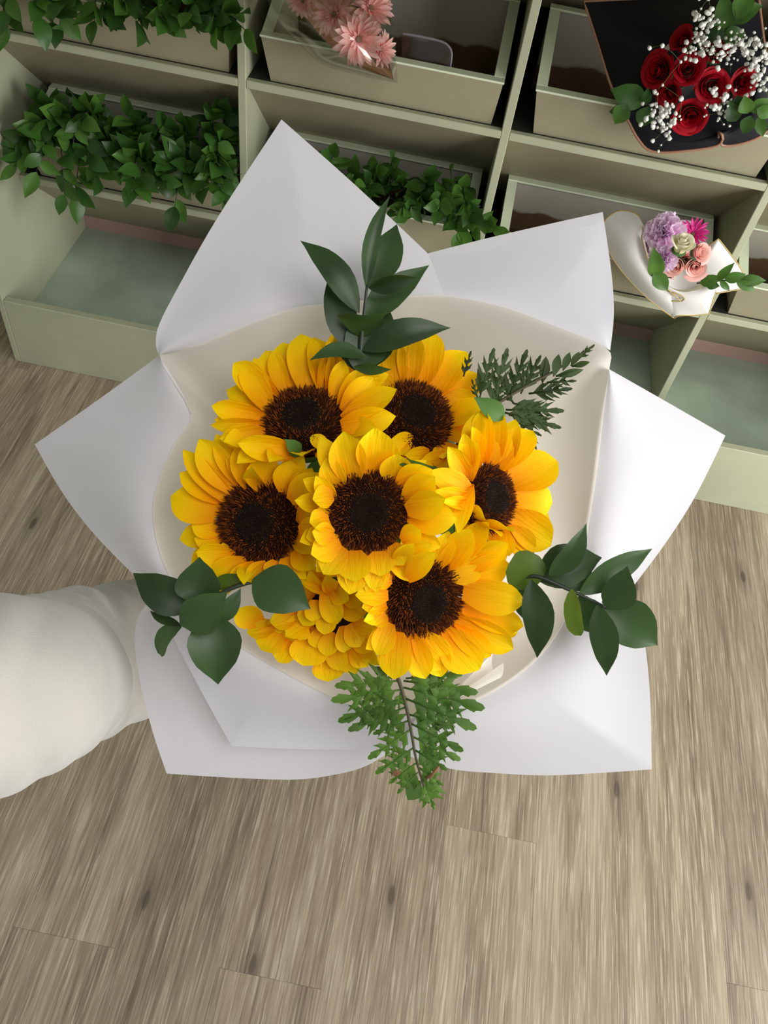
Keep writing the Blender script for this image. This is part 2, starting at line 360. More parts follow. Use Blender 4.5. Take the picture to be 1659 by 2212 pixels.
# ------------------------------------------------------------------ bins standing on the shelves
def planter_bin(bay, row, label):
    z = ZS[row]; xa, xb = XD[bay]+.032, XD[bay+1]-TH-.018
    o = empty('planter_bin', ((xa+xb)/2, 1.82, z), label, 'bin', 'wooden bins on the shelf')
    yf, yb, hf, hb, t = YF+.012, (1.912, 1.955)[row], .093, (.136, .165)[row], .014
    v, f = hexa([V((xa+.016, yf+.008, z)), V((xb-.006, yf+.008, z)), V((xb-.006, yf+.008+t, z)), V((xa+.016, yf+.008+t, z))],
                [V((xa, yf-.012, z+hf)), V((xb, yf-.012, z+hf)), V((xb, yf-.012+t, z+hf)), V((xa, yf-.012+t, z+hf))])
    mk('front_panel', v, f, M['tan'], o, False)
    box('back_panel', xa, xb, yb-t, yb, z, z+hb, M['stained'], o, 0)
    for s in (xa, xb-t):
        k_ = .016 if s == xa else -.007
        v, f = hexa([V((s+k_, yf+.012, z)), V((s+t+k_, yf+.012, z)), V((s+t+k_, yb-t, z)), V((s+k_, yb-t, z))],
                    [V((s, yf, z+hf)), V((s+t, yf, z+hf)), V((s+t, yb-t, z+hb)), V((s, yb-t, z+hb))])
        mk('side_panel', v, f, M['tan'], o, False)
    box('bottom_panel', xa+t, xb-t, yf+.01+t, yb-t, z, z+.01, M['darkb'], o, 0)
    # rim frame (pale top edges) slightly proud
    def strip(p, q, wid):
        d = (q-p).normalized(); s = V((0, 0, 1)).cross(d).normalized()*wid; u = V((0, 0, .004))
        v, f = hexa([p, q, q+s, p+s], [p+u, q+u, q+s+u, p+s+u]); mk('rim', v, f, M['rim'], o, False)
    strip(V((xa-.002, yf-.014, z+hf)), V((xb+.002, yf-.014, z+hf)), .022)
    strip(V((xb+.002, yb+.001, z+hb)), V((xa-.002, yb+.001, z+hb)), .022)
    strip(V((xa+.02, yf+.006, z+hf+.001)), V((xa+.02, yb-.02, z+hb-.002)), .022)
    strip(V((xb+.002, yf+.006, z+hf+.001)), V((xb+.002, yb-.02, z+hb-.002)), .022)
    return o
planter_bin(0, 1, 'mint green wooden bin of hanging greenery on the upper shelf by the side panel')
planter_bin(1, 1, 'mint green wooden bin holding the pink gerberas in cellophane')
planter_bin(2, 1, 'mint green wooden bin behind the red rose bouquet')
planter_bin(0, 0, 'mint green wooden bin packed with greenery on the lower shelf by the side panel')
planter_bin(1, 0, 'mint green wooden bin of greenery below the bin with the pink gerberas')
planter_bin(2, 0, 'mint green wooden bin behind the small pastel bouquet')
planter_bin(3, 0, 'mint green wooden bin in the bay beyond the pastel bouquet')
for _o in list(bpy.data.objects):
    if _o.type == 'MESH' and _o.parent and _o.parent.name.split('.')[0] in ('display_shelf', 'planter_bin'): FURN.add_obj(_o, _o.parent.name)

# ------------------------------------------------------------------ generic leaves and petals
LEAFW = [(0, .05), (.06, .34), (.15, .68), (.28, .94), (.4, 1), (.55, .92), (.7, .72), (.82, .44), (.92, .17), (1, 0)]
LANCE = [(0, .1), (.1, .35), (.3, .8), (.5, 1), (.7, .82), (.85, .48), (.95, .16), (1, 0)]
BLUNT = [(0, .1), (.1, .5), (.3, .9), (.5, 1), (.8, .95), (.93, .75), (1, .35)]
def prof(tab, t):
    for (a, x), (b, y) in zip(tab, tab[1:]):
        if t <= b: 
            k = (t-a)/(b-a); return x+(y-x)*k
    return tab[-1][1]
def leaf_geo(b, t, width, nrm, bend=.08, fold=.18, tab=LEAFW, bow=0, nu=10, nv=4, twist=0):
    b = V(b); t = V(t); ax = t-b; L = ax.length; ax = ax/L
    n = (nrm-ax*nrm.dot(ax)).normalized(); s = n.cross(ax)
    vs = []; fs = []
    for i in range(nu+1):
        u = i/nu; w = prof(tab, u)*width/2
        c = b+ax*(L*u)+n*(bend*L*sin(pi*u*.9))+s*(bow*sin(pi*u))
        q = Matrix.Rotation(twist*(u-.4), 3, ax); s2 = q @ s; n2 = q @ n
        for j in range(nv+1):
            v = -1+2*j/nv
            vs.append(c+s2*(w*v)+n2*(fold*w*abs(v)))
    for i in range(nu):
        for j in range(nv):
            a = i*(nv+1)+j; fs.append((a, a+1, a+nv+2, a+nv+1))
    return vs, fs
def pxleaf(b, t, wpx, roll=0, bend=.08, fold=.18, tab=LEAFW, bow=0, twist=0, **k):
    """leaf between two pixels with distances; roll turns its face away from the viewer"""
    B, T = P(*b), P(*t); d = (b[2]+t[2])/2
    ax = (T-B).normalized(); toc = (CAM-(B+T)/2).normalized()
    n = (toc-ax*toc.dot(ax)).normalized(); n = Matrix.Rotation(radians(roll), 3, ax) @ n
    return leaf_geo(B, T, wpx*d/FPX/max(.45, cos(radians(roll))), n, bend, fold, tab, -bow*d/FPX, twist=radians(twist), **k)
def petal_mesh(name, mat, W=.2, cup=.5, curl=.1, tipdrop=0, groove=.012, base=.3, nu=10, nv=6, notch=0, ruffle=0, seed=0):
    vs = []; fs = []; r = random.Random(seed)
    ph = r.uniform(0, 6)
    for i in range(nu+1):
        y = i/nu
        sh = base+(1-base)*sin(min(1, y/.52)*pi/2) if y < .52 else max(0, cos((y-.52)/.48*pi/2))**.6
        if y > .8: sh *= 1-((y-.8)/.2)**1.6*.45
        if ruffle: sh = .2+.8*y**.8
        w = W*sh
        for j in range(nv+1):
            v = -1+2*j/nv; x = w*v
            z = cup*w*v*v + curl*y*y - tipdrop*max(0, y-.55)**2 + groove*cos(v*2.5*pi)*sin(pi*min(1, y*1.1))
            yy = y
            if ruffle: z += ruffle*y*y*sin(v*7+ph)+ruffle*.5*y*sin(v*13+2*ph); yy = y*(1-.12*v*v)+.04*y*sin(v*17)
            z += .02*noise.noise(V((v*1.5, y*3, seed*7.3)))*y
            vs.append((x+.03*y*y*sin(ph), yy, z))
    for i in range(nu):
        for j in range(nv):
            a = i*(nv+1)+j; fs.append((a, a+1, a+nv+2, a+nv+1))
    return mesh(name, vs, fs, mat)
def basis(C, dx, dy, theta):
    """frame of a flower: e1 = the way it leans on the picture, n = where it looks"""
    toc = (CAM-C).normalized(); s = RT*dx+DN*dy; s = (s-toc*s.dot(toc)).normalized()
    th = radians(theta); n = toc*cos(th)+s*sin(th); e1 = s*cos(th)-toc*sin(th)
    return e1, n.cross(e1), n
def put_petal(parent, me, C, e1, e2, n, psi, alpha, L, r0, z0=0, rollr=0, wid=1, name='petal'):
    r = e1*cos(psi)+e2*sin(psi); ca, sa = cos(alpha), sin(alpha)
    y = r*ca+n*sa; z = n*ca-r*sa; x = y.cross(z)
    if rollr:
        q = Matrix.Rotation(rollr, 3, y); x = q @ x; z = q @ z
    return inst(name, me, frame(C+r*r0+n*z0, x*L*wid, y*L, z*L), parent)
def disc_geo(C, e1, e2, n, R, h, rings=8, seg=28):
    vs = [C+n*(h*.8)]; fs = []
    for i in range(1, rings+1):
        u = i/rings; zz = h*(1-u**3)*(.8+.35*sin(pi*min(1, u*1.1))) if i < rings else -h*.6
        for k in range(seg):
            a = 2*pi*k/seg; vs.append(C+(e1*cos(a)+e2*sin(a))*(R*u)+n*zz)
    for k in range(seg): fs.append((0, 1+k, 1+(k+1) % seg))
    for i in range(rings-1):
        for k in range(seg):
            a = 1+i*seg; b = a+seg; k2 = (k+1) % seg; fs.append((a+k, b+k, b+k2, a+k2))
    return vs, fs
def dheight(u, h): return h*(1-u**3)*(.8+.35*sin(pi*min(1, u*1.1)))

# ------------------------------------------------------------------ the sunflowers
SP = [petal_mesh('sun_petal_%s' % 'abcdefgh'[i], M['sun'], .25, cup, curl, td, .012, .4, nu=12, nv=8, seed=i) for i, (cup, curl, td) in enumerate(
    [(.35, .05, .4), (.5, .1, .2), (.25, .0, .7), (.55, .15, .5), (.4, .06, .9), (.15, -.05, .5), (.45, .2, .3)])]
GRIP = P(760, 1185, 1.0)
GAX = (P(753, 1198, 1.05)-GRIP).normalized()          # way the gathered stems run on below the hand
GU = (RT-GAX*RT.dot(GAX)).normalized(); GV = GAX.cross(GU)
def slot(C, rad, da=0):
    """place of a stem in the bunch: on the side of the grip its flower stands on"""
    q = C-GRIP; a = atan2(q.dot(GV), q.dot(GU))+da
    return GRIP+(GU*cos(a)+GV*sin(a))*rad
def stem_to_grip(C, n, k, rr=.0038, name='stem', parent=None, mat=None):
    g = GRIP+GU*.0004 if k == 4 else slot(C, .0105, .12 if k == 7 else 0)
    up_ = g-GAX*.10; c1 = (C-n*.012).lerp(up_, .45)
    pts = [C-n*.006]+[(C-n*.012)*(1-t)**2+c1*2*t*(1-t)+up_*t*t for t in (.1, .3, .5, .7, .9, 1)]+[g-GAX*.04, g, g+GAX*.10]
    ob = tube(name, pts, rr, mat or M['stem'], parent, 7); BQ.add_obj(ob, parent.name); return ob
JOBS = []
def traced(o, C, n, petals, raise_, r, z0=-.003): JOBS.append((o, C, n, petals, raise_, r, z0))
def lay_petals(o, C, n, petals, raise_, r, z0):
    """petals from where they leave the disc to their tips, on the flower's own plane and raised towards its face"""
    def onplane(x, y, off):
        x = x*.6257+302; y = y*.6257+670; q = ray(x, y); t = (C+n*off-CAM).dot(n)/q.dot(n)
        return CAM+q*min(max(t, (C-CAM).dot(FW)-.045), (C-CAM).dot(FW)+.035)
    for k, p in enumerate(petals):
        bx, by, tx, ty, w = p[:5]; ra = p[5] if len(p) > 5 else raise_; ro = p[6] if len(p) > 6 else r.uniform(-18, 18)
        B0 = onplane(bx, by, z0); T0 = onplane(tx, ty, z0); L0 = (T0-B0).length; me = r.choice(SP); best = None
        for wf in (1, .86, .72):
            for sl in (0, .004, -.004, .008, -.008, .012, -.012, .017, -.017, .023, .03, -.024, .038):
                bs = .0004*k+sl*.25; ts = L0*ra+.0005*k+sl
                B = B0+(CAM-B0).normalized()*bs; T = T0+(CAM-T0).normalized()*ts
                y = T-B; L = y.length; yn = y/L; toc = (CAM-(B+T)/2).normalized(); z = (toc-yn*toc.dot(yn)).normalized()
                z = Matrix.Rotation(radians(ro), 3, yn) @ z; x = yn.cross(z)
                wm = w*wf*.6257*(B-CAM).dot(FW)/FPX/.5*1.08; m4 = frame(B, x*wm, y, z*L)
                vs, fs = mesh_at(me, m4); h = BQ.hits(vs, fs, o.name, best[0] if best else 10**9)
                if best is None or h < best[0]: best = (h, m4, vs, fs)
                if h == 0: break
            if best[0] == 0: break
        inst('petal', me, best[1], o); BQ.add(best[2], best[3], o.name)
def back_petal(o, me, C, e1, e2, n, psi, al, L, r0, z0, rol):
    best = None
    for sc in (1, .8, .62):
        for da in (0, -8, 8, -16, 16, 26, -26, 38, 52):
            a = al+radians(da); rd = e1*cos(psi)+e2*sin(psi); y = rd*cos(a)+n*sin(a); z = n*cos(a)-rd*sin(a)
            q = Matrix.Rotation(rol, 3, y); x = q @ y.cross(z); z = q @ z; m4 = frame(C+rd*r0+n*z0, x*L*sc, y*L*sc, z*L*sc)
            vs, fs = mesh_at(me, m4); h = BQ.hits(vs, fs, o.name, best[0] if best else 10**9)
            if best is None or h < best[0]: best = (h, m4, vs, fs)
            if h == 0: break
        if best[0] == 0: break
    inst('petal', me, best[1], o); BQ.add(best[2], best[3], o.name)
BACK = []
def sunflower(i, cx, cy, d, dx, dy, th, Rpx, label, outer, inner, L=.05, crowd=30, amin=10, raise_=.2, seed=0):
    r = random.Random(seed*31+7); C = P(cx, cy, d); e1, e2, n = basis(C, dx, dy, th); R = Rpx*d/FPX
    o = empty('sunflower', C-n*.012, label, 'sunflower', 'sunflowers in the bouquet')
    h = R*.30
    dv = disc_geo(C, e1, e2, n, R*.97, h); dd = mk('disc', *dv, M['disc'], o)
    # florets: small pointed buds in a spiral
    vs = []; fs = []; mi = []; Nf = 1150
    for k in range(Nf):
        u = sqrt((k+.5)/Nf); a = k*2.39996+.03*r.random(); rr = R*u*.99
        rd = e1*cos(a)+e2*sin(a); tg = n.cross(rd)
        zz = dheight(u, h); base = C+rd*rr+n*(zz-.001)
        if u < .47: w = R*.030; ht = R*.035; tip = base+n*(ht+.001)
        else:
            w = R*.026*(1+.3*r.random()); ht = R*(.10+.07*r.random())*(.7+.5*(u > .6)); lean = .15+1.1*max(0, u-.55)/.45
            tip = base+(n+rd*lean+tg*r.uniform(-.5, .5)).normalized()*ht
        b = len(vs); vs += [base+rd*w, base+tg*w, base-rd*w, base-tg*w, tip]
        fs += [(b, b+1, b+4), (b+1, b+2, b+4), (b+2, b+3, b+4), (b+3, b, b+4)]
        m = (0 if r.random() < (.85 if u < .38 else .55) else 3) if u < .47 else (1 if r.random() < .62 else 2)
        mi += [m]*4
    tag(mk('florets', vs, fs, [M['eye'], M['floret'], M['floret_rust'], M['eye_g']], dd, False, mi), kind='stuff')
    BQ.add(*disc_geo(C, e1, e2, n, R*1.06, h+R*.13), o.name)
    # green calyx and stem
    cv = []; cf = []
    for j, (u, z) in enumerate([(.98, -.006), (1.02, -.011), (.6, -.02), (.2, -.028)]):
        for k in range(20):
            a = 2*pi*k/20; cv.append(C+(e1*cos(a)+e2*sin(a))*(R*u)+n*z)
    for j in range(3):
        for k in range(20): cf.append((j*20+k, j*20+(k+1) % 20, j*20+20+(k+1) % 20, j*20+20+k))
    BQ.add_obj(mk('calyx', cv, cf, M['stem'], o), o.name); stem_to_grip(C-n*.02, n, i, parent=o)
    for k in range(11):
        psi = 2*pi*(k+.5)/11; rd = e1*cos(psi)+e2*sin(psi); bb = C+rd*R*.9-n*.014
        v, f = leaf_geo(bb, bb+rd*.017-n*r.uniform(.006, .010), .014, n, .05, .2, nu=6, nv=2); BQ.add_obj(mk('bract', v, f, M['sunleaf'], o), o.name)
    for k in range(outer):
        psi = 2*pi*k/outer+r.uniform(-.09, .09); side = (1-cos(psi))/2
        BACK.append((o, r.choice(SP), C, e1, e2, n, psi, radians(amin-4+crowd*side+r.uniform(-5, 5)), L*.80*(1-.2*side), R*.85, -.007, r.uniform(-.2, .2)))
    traced(o, C, n, inner, raise_, r)
    return o, C, e1, e2, n
S = {}
S[1] = sunflower(1, 655, 908, .600, -.25, -1, 36, 88, 'sunflower below the upright leafy sprig, leaning towards the top paper flap', 15, [
    (500, 310, 425, 128, 105), (620, 295, 682, 66, 80), (660, 310, 718, 90, 85), (640, 300, 600, 80, 90), (720, 250, 860, 225, 80), (690, 340, 765, 200, 75),
    (475, 320, 322, 190, 95), (530, 300, 490, 98, 125), (590, 298, 562, 68, 125), (665, 320, 705, 180, 62), (450, 350, 352, 178, 88), (435, 375, 248, 335, 74), (430, 395, 243, 402, 50),
    (435, 425, 275, 448, 80), (700, 350, 800, 228, 88), (700, 380, 893, 285, 82), (695, 400, 880, 362, 92), (545, 490, 336, 462, 84, .3), (650, 480, 590, 430, 50, .3)], .0545, 26, 12, seed=1)
S[2] = sunflower(2, 896, 900, .618, .55, -.85, 32, 84, 'sunflower beside the fern tip, its disc half behind a neighbour', 14, [
    (890, 265, 878, 102, 85), (870, 300, 800, 218, 70), (1055, 315, 1168, 222, 95), (1085, 400, 1140, 372, 75), (925, 262, 948, 85, 90), (970, 262, 1002, 76, 118), (1020, 285, 1122, 128, 110),
    (1045, 320, 1158, 335, 98), (1080, 370, 1150, 360, 66), (960, 478, 865, 446, 78, .4), (900, 450, 885, 505, 70, .4), (1040, 468, 1050, 515, 62, .4), (1000, 490, 925, 500, 48, .5), (1060, 500, 980, 520, 50, .5)], .052, 20, 10, seed=2)
S[3] = sunflower(3, 558, 1130, .598, -1, .12, 22, 91, 'sunflower facing the left paper flap above the sleeve', 14, [
    (285, 660, 140, 556, 85), (360, 610, 268, 425, 85), (320, 665, 150, 478, 75), (275, 770, 178, 742, 66), (290, 805, 188, 785, 62), (335, 625, 203, 446, 112), (270, 705, 103, 635, 128),
    (530, 650, 592, 540, 80), (485, 630, 560, 505, 90), (380, 615, 350, 462, 98), (500, 630, 525, 520, 100), (430, 622, 412, 502, 118, .3), (550, 690, 612, 605, 82), (552, 740, 620, 655, 80),
    (545, 780, 615, 800, 84), (535, 830, 598, 905, 84), (500, 855, 530, 938, 74), (330, 850, 195, 838, 84), (300, 835, 290, 800, 30), (370, 868, 232, 930, 90), (400, 875, 300, 948, 70), (440, 875, 370, 940, 66), (470, 865, 440, 925, 60), (548, 705, 636, 700, 88), (550, 765, 632, 752, 84), (520, 660, 610, 560, 80)], .050, 30, 10, seed=3)
S[4] = sunflower(4, 795, 1105, .562, .2, .3, 6, 88, 'sunflower in the middle of the bouquet, ringed by the others', 14, [
    (700, 600, 628, 440, 80), (745, 850, 722, 978, 100), (830, 850, 800, 960, 90), (880, 600, 890, 490, 110), (915, 780, 1000, 800, 80), (690, 625, 638, 515, 88), (735, 595, 700, 413, 118), (805, 565, 815, 396, 128),
    (895, 610, 1005, 540, 108), (670, 665, 602, 572, 62), (655, 705, 610, 690, 56), (915, 670, 1028, 575, 105), (925, 705, 1092, 715, 118), (660, 755, 578, 785, 70), (690, 795, 590, 838, 96), (700, 815, 632, 905, 100),
    (905, 800, 978, 762, 84), (740, 830, 738, 938, 118), (825, 832, 828, 915, 96), (870, 810, 905, 880, 76), (895, 840, 1010, 815, 70), (880, 880, 945, 800, 60), (925, 930, 1022, 832, 72, .3), (668, 640, 596, 648, 76), (655, 725, 585, 738, 80), (670, 775, 592, 768, 76), (920, 690, 1062, 650, 96)], .042, 14, 12, .35, seed=4)
S[5] = sunflower(5, 1058, 1076, .597, 1, -.12, 44, 74, 'sunflower turned sideways towards the right paper flap', 14, [
    (1150, 725, 1095, 785, 62, 0), (1175, 755, 1140, 825, 62, 0), (1160, 545, 1155, 350, 85), (1185, 530, 1192, 343, 80), (1220, 540, 1248, 343, 80), (1250, 560, 1290, 370, 80), (1240, 760, 1270, 852, 80), (1260, 755, 1358, 842, 95),
    (1200, 530, 1255, 392, 112), (1240, 548, 1352, 402, 118), (1270, 600, 1436, 520, 132), (1285, 655, 1436, 670, 116), (1275, 705, 1418, 805, 124), (1135, 560, 1118, 418, 58, .3),
    (1125, 580, 1055, 468, 68, .4), (1140, 590, 1168, 448, 52, .3), (1145, 630, 1018, 560, 80, .4), (1130, 645, 1018, 622, 48, .4), (1125, 668, 1030, 662, 44, .4), (1140, 600, 1098, 752, 62, .4)], .050, 26, 8, .12, seed=5)
S[6] = sunflower(6, 918, 1296, .592, .75, .65, 28, 86, 'sunflower above the hanging fern, next to the tousled one', 14, [
    (1090, 860, 1215, 733, 84, .34), (1120, 885, 1268, 800, 86, .28), (1200, 1080, 1302, 1112, 66), (1000, 1120, 1045, 1262, 90), (1010, 895, 1060, 758, 88, .2), (1050, 885, 1155, 752, 96, .34), (1110, 925, 1270, 878, 108), (1050, 905, 1195, 885, 104),
    (1115, 1025, 1322, 1082, 90), (1115, 975, 1332, 1012, 112), (1090, 1070, 1288, 1162, 92), (1070, 1095, 1212, 1187, 82), (930, 1120, 990, 1268, 88), (1045, 1110, 1160, 1238, 138), (955, 1115, 1065, 1245, 116), (865, 1080, 815, 1190, 78),
    (890, 1110, 870, 1280, 112), (850, 1050, 800, 1085, 64), (852, 1015, 765, 1032, 64), (858, 985, 752, 978, 74), (870, 930, 800, 935, 60)], .046, 26, 6, .12, seed=6)
# the tousled one, seen from its side, no disc showing
def tousled():
    r = random.Random(77); C = P(725, 1330, .622); e1, e2, n = basis(C, -.15, 1, 30)
    o = empty('sunflower', C-n*.012, 'tousled sunflower with many overlapping petals hiding its disc', 'sunflower', 'sunflowers in the bouquet')
    mk('disc', *disc_geo(C-n*.004, e1, e2, n, .022, .006), M['disc'], o); stem_to_grip(C-n*.015, n, 7, parent=o)
    for k in range(15):
        BACK.append((o, r.choice(SP), C, e1, e2, n, 2*pi*k/15, radians(4+r.uniform(-6, 6)), .036, .018, -.006, r.uniform(-.3, .3)))
    traced(o, C, n, [
        (420, 1080, 328, 1025, 85), (470, 1090, 368, 1110, 66), (650, 1190, 650, 1288, 105), (740, 1150, 792, 1232, 84), (690, 1150, 742, 1262, 76), (740, 1110, 802, 1182, 76), (660, 1150, 700, 1242, 70), (520, 1140, 478, 1212, 84), (480, 1100, 422, 1180, 94), (600, 1120, 572, 1228, 124),
        (540, 1060, 450, 1082, 66), (740, 1065, 822, 1095, 76), (730, 1045, 812, 1030, 76), (590, 1060, 500, 1122, 74), (720, 1085, 762, 1165, 76), (620, 1100, 610, 1170, 70), (660, 1110, 648, 1195, 66), (700, 1090, 712, 1185, 66), (560, 1080, 545, 1140, 70),
        (690, 1020, 770, 1060, 66), (600, 1020, 560, 1090, 70), (650, 1040, 640, 1120, 66), (700, 985, 772, 1012, 64), (600, 1000, 598, 1075, 64), (660, 965, 722, 1005, 66), (640, 955, 685, 1090, 76, .1), (645, 960, 550, 925, 84, .3, 40), (640, 985, 590, 900, 56, .35, -40), (660, 975, 640, 905, 56, .35)], .25, r, -.002)
    return o
S[7] = (tousled(),)
for k, (b, t, w, ro) in {1: ((648, 985, .585), (614, 948, .575), 34, 20), 2: ((1090, 905, .60), (1022, 858, .59), 44, 10), 4: ((850, 992, .555), (935, 1006, .56), 20, 30),
                         6: ((800, 1275, .585), (715, 1248, .59), 22, 20), 3: ((500, 1262, .60), (455, 1266, .605), 22, 0)}.items():
    v, f = pxleaf(b, t, w, ro, .1); mk('leaf', v, f, M['sunleaf'] if k != 6 else M['ruscus'], S[k][0])

# ------------------------------------------------------------------ the white wrapping paper
RIM = [(345, 768), (430, 744), (530, 703), (640, 664), (730, 655), (850, 642), (960, 640), (1080, 662), (1200, 705), (1310, 752),
       (1316, 800), (1303, 900), (1288, 1030), (1272, 1130), (1255, 1230), (1225, 1330), (1170, 1415), (1090, 1480), (1000, 1525),
       (900, 1548), (800, 1538), (700, 1498), (600, 1445), (510, 1392), (430, 1330), (375, 1260), (342, 1185), (330, 1100), (345, 1030), (378, 955), (412, 893)]
RD = .645
wrap = empty('bouquet_wrap', GRIP, 'white wrapping paper with pointed flaps around the sunflower bouquet', 'wrapping paper')
def smoothpoly(pts, n=6):
    """points (x, y, d[, 1 for a sharp corner]) -> dense polyline, smooth between corners"""
    out = []; seg = []
    for i, p in enumerate(pts):
        seg.append(tuple(p[:3]))
        if (len(p) > 3 and p[3] and i) or i == len(pts)-1:
            c = catmull(seg, n) if len(seg) > 1 else seg
            out += c if not out else c[1:]
            seg = [tuple(p[:3])]
    return out
def flap(inner, outer, bulge=.02, nu=56, nv=14, name='paper_sheet', mat=None, wave=.0, seed=0, pw=1.0):
    ip = smoothpoly(inner); op = smoothpoly(outer)
    # keep the corners exactly
    L = [0]
    for a, b in zip(op, op[1:]): L.append(L[-1]+sqrt((a[0]-b[0])**2+(a[1]-b[1])**2))
    cs = []
    for q in outer:
        if len(q) > 3 and q[3]:
            j = min(range(len(op)), key=lambda j: (op[j][0]-q[0])**2+(op[j][1]-q[1])**2); cs.append(L[j]/L[-1])
    us = [i/nu for i in range(nu+1)]
    for c in cs:
        j = min(range(1, nu), key=lambda j: abs(us[j]-c)); us[j] = c
    A = [P(*p) for p in resample(ip, us)]; B = [P(*p) for p in resample(op, us)]
    vs = []; fs = []
    for i, u in enumerate(us):
        for j in range(nv+1):
            v = (j/nv)**pw; toc = (CAM-A[i]).normalized()
            p = A[i].lerp(B[i], v)+toc*(bulge*9.5*v*(1-v)**3*(sin(pi*(.06+.88*u))**.5))
            if wave: p += toc*(wave*v*sin(u*5+seed))
            vs.append(p)
    for i in range(nu):
        for j in range(nv):
            a = i*(nv+1)+j; fs.append((a, a+nv+1, a+nv+2, a+1))
    return mk(name, vs, fs, mat or M['paper'], wrap)
def rim(i, j, dd=0): return [(x, y, RD+dd) for x, y in RIM[i:j+1]]
# inner funnel down to the grip and the gathered skirt below it
loop = catmull([(x, y, 0.) for x, y in RIM], 4, True); NL = len(loop)
rings = [(0, None, None, RD-.002), (.12, None, None, .675), (.3, None, None, .72), (.55, None, None, .79)]
vs = []; fs = []
thr = [(P(775, 1150, .86), .060), (P(768, 1166, .925), .026), (GRIP, .0205), (P(753, 1198, 1.05), .022), (P(742, 1215, 1.15), .05)]
def thr_pt(k, idx):
    c, rr = thr[k]; lx, ly, _ = loop[idx]; a = atan2(ly-1110, lx-800)
    rr *= 1+(.12 if k in (0, 4) else .03)*sin(a*9+k)
    return c+RT*(rr*cos(a))+DN*(rr*sin(a))
for v, _, _, d in rings:
    for idx in range(NL):
        x, y, _ = loop[idx]; p = P(x, y, RD-.002); q = thr_pt(0, idx)
        c = p.lerp(q, v); c += (c-CAM).normalized()*(.035*sin(pi*v))*-.3
        vs.append(c)
for k in range(len(thr)):
    for idx in range(NL): vs.append(thr_pt(k, idx))
for j in range(len(rings)+len(thr)-1):
    for k in range(NL):
        k2 = (k+1) % NL; fs.append((j*NL+k, j*NL+k2, (j+1)*NL+k2, (j+1)*NL+k))
mk('inner_sheet', vs, fs, M['paper_in'], wrap)
def dl(pts, fn): return [(q[0], q[1], fn(q[0], q[1]))+tuple(q[2:]) for q in pts]
flap(rim(0, 6), dl([(343, 766), (337, 748), (342, 705), (385, 620), (470, 470), (608, 258, 1), (770, 402), (925, 548)], lambda x, y: .645+max(0, 700-y)*.000125), .008)
flap(rim(6, 9, .003), dl([(925, 548), (1040, 540), (1303, 481, 1), (1320, 590), (1325, 680), (1317, 752)], lambda x, y: .649+max(0, 720-y)*.00014), .002)
flap(rim(6, 9, .007), dl([(925, 547), (1080, 508), (1302, 458, 1), (1321, 590), (1326, 680), (1318, 757)], lambda x, y: .654+max(0, 720-y)*.00017), .002)
flap(rim(10, 15), dl([(1317, 798), (1440, 868), (1567, 941, 1), (1502, 1072), (1440, 1170), (1376, 1256), (1335, 1310)], lambda x, y: .648+max(0, x-1300)*.0002), .008)
flap(rim(15, 19), dl([(1335, 1300), (1382, 1350), (1397, 1420), (1405, 1520), (1408, 1662, 1), (1290, 1670), (1180, 1675), (1070, 1670), (970, 1660), (860, 1625)], lambda x, y: max(.655, .648+(x-1200)*.00006+(y-1400)*.0002)), .008)
flap(rim(19, 25), dl([(900, 1625), (800, 1620), (640, 1618), (500, 1612, 1), (425, 1475), (362, 1352), (340, 1290)], lambda x, y: .650+max(0, y-1400)*.00014), .006)
flap([(860, 1560, .69), (700, 1510, .69), (520, 1410, .69), (420, 1330, .68), (360, 1270, .67)],
     dl([(850, 1620), (790, 1655), (730, 1672), (640, 1684), (500, 1680), (360, 1671, 1), (328, 1575), (300, 1460), (291, 1380), (298, 1335), (322, 1297)], lambda x, y: .682+max(0, y-1330)*.00010), .004)
flap([(x, y, RD) for x, y in RIM[24:31]]+[(345, 768, RD)],
     dl([(385, 1335), (290, 1243), (200, 1150), (132, 1060), (75, 960, 1), (210, 865), (344, 768)], lambda x, y: .648+max(0, 380-x)*.0002), .008)
# small curl of paper by the hanging fern
cv = []; cf = []
for i in range(9):
    t = i/8; a0 = P(1000+75*t, 1490-55*t, .628+.004*t); 
    for k in range(11):
        a = -.3+4.4*k/10; rr = .0045+.006*t
        cv.append(a0+DN*(rr*sin(a))+RT*(.3*rr*cos(a))-FW*(rr*cos(a)))
for i in range(8):
    for k in range(10): q = i*11+k; cf.append((q, q+1, q+12, q+11))
mk('paper_curl', cv, cf, M['paper_in'], wrap)

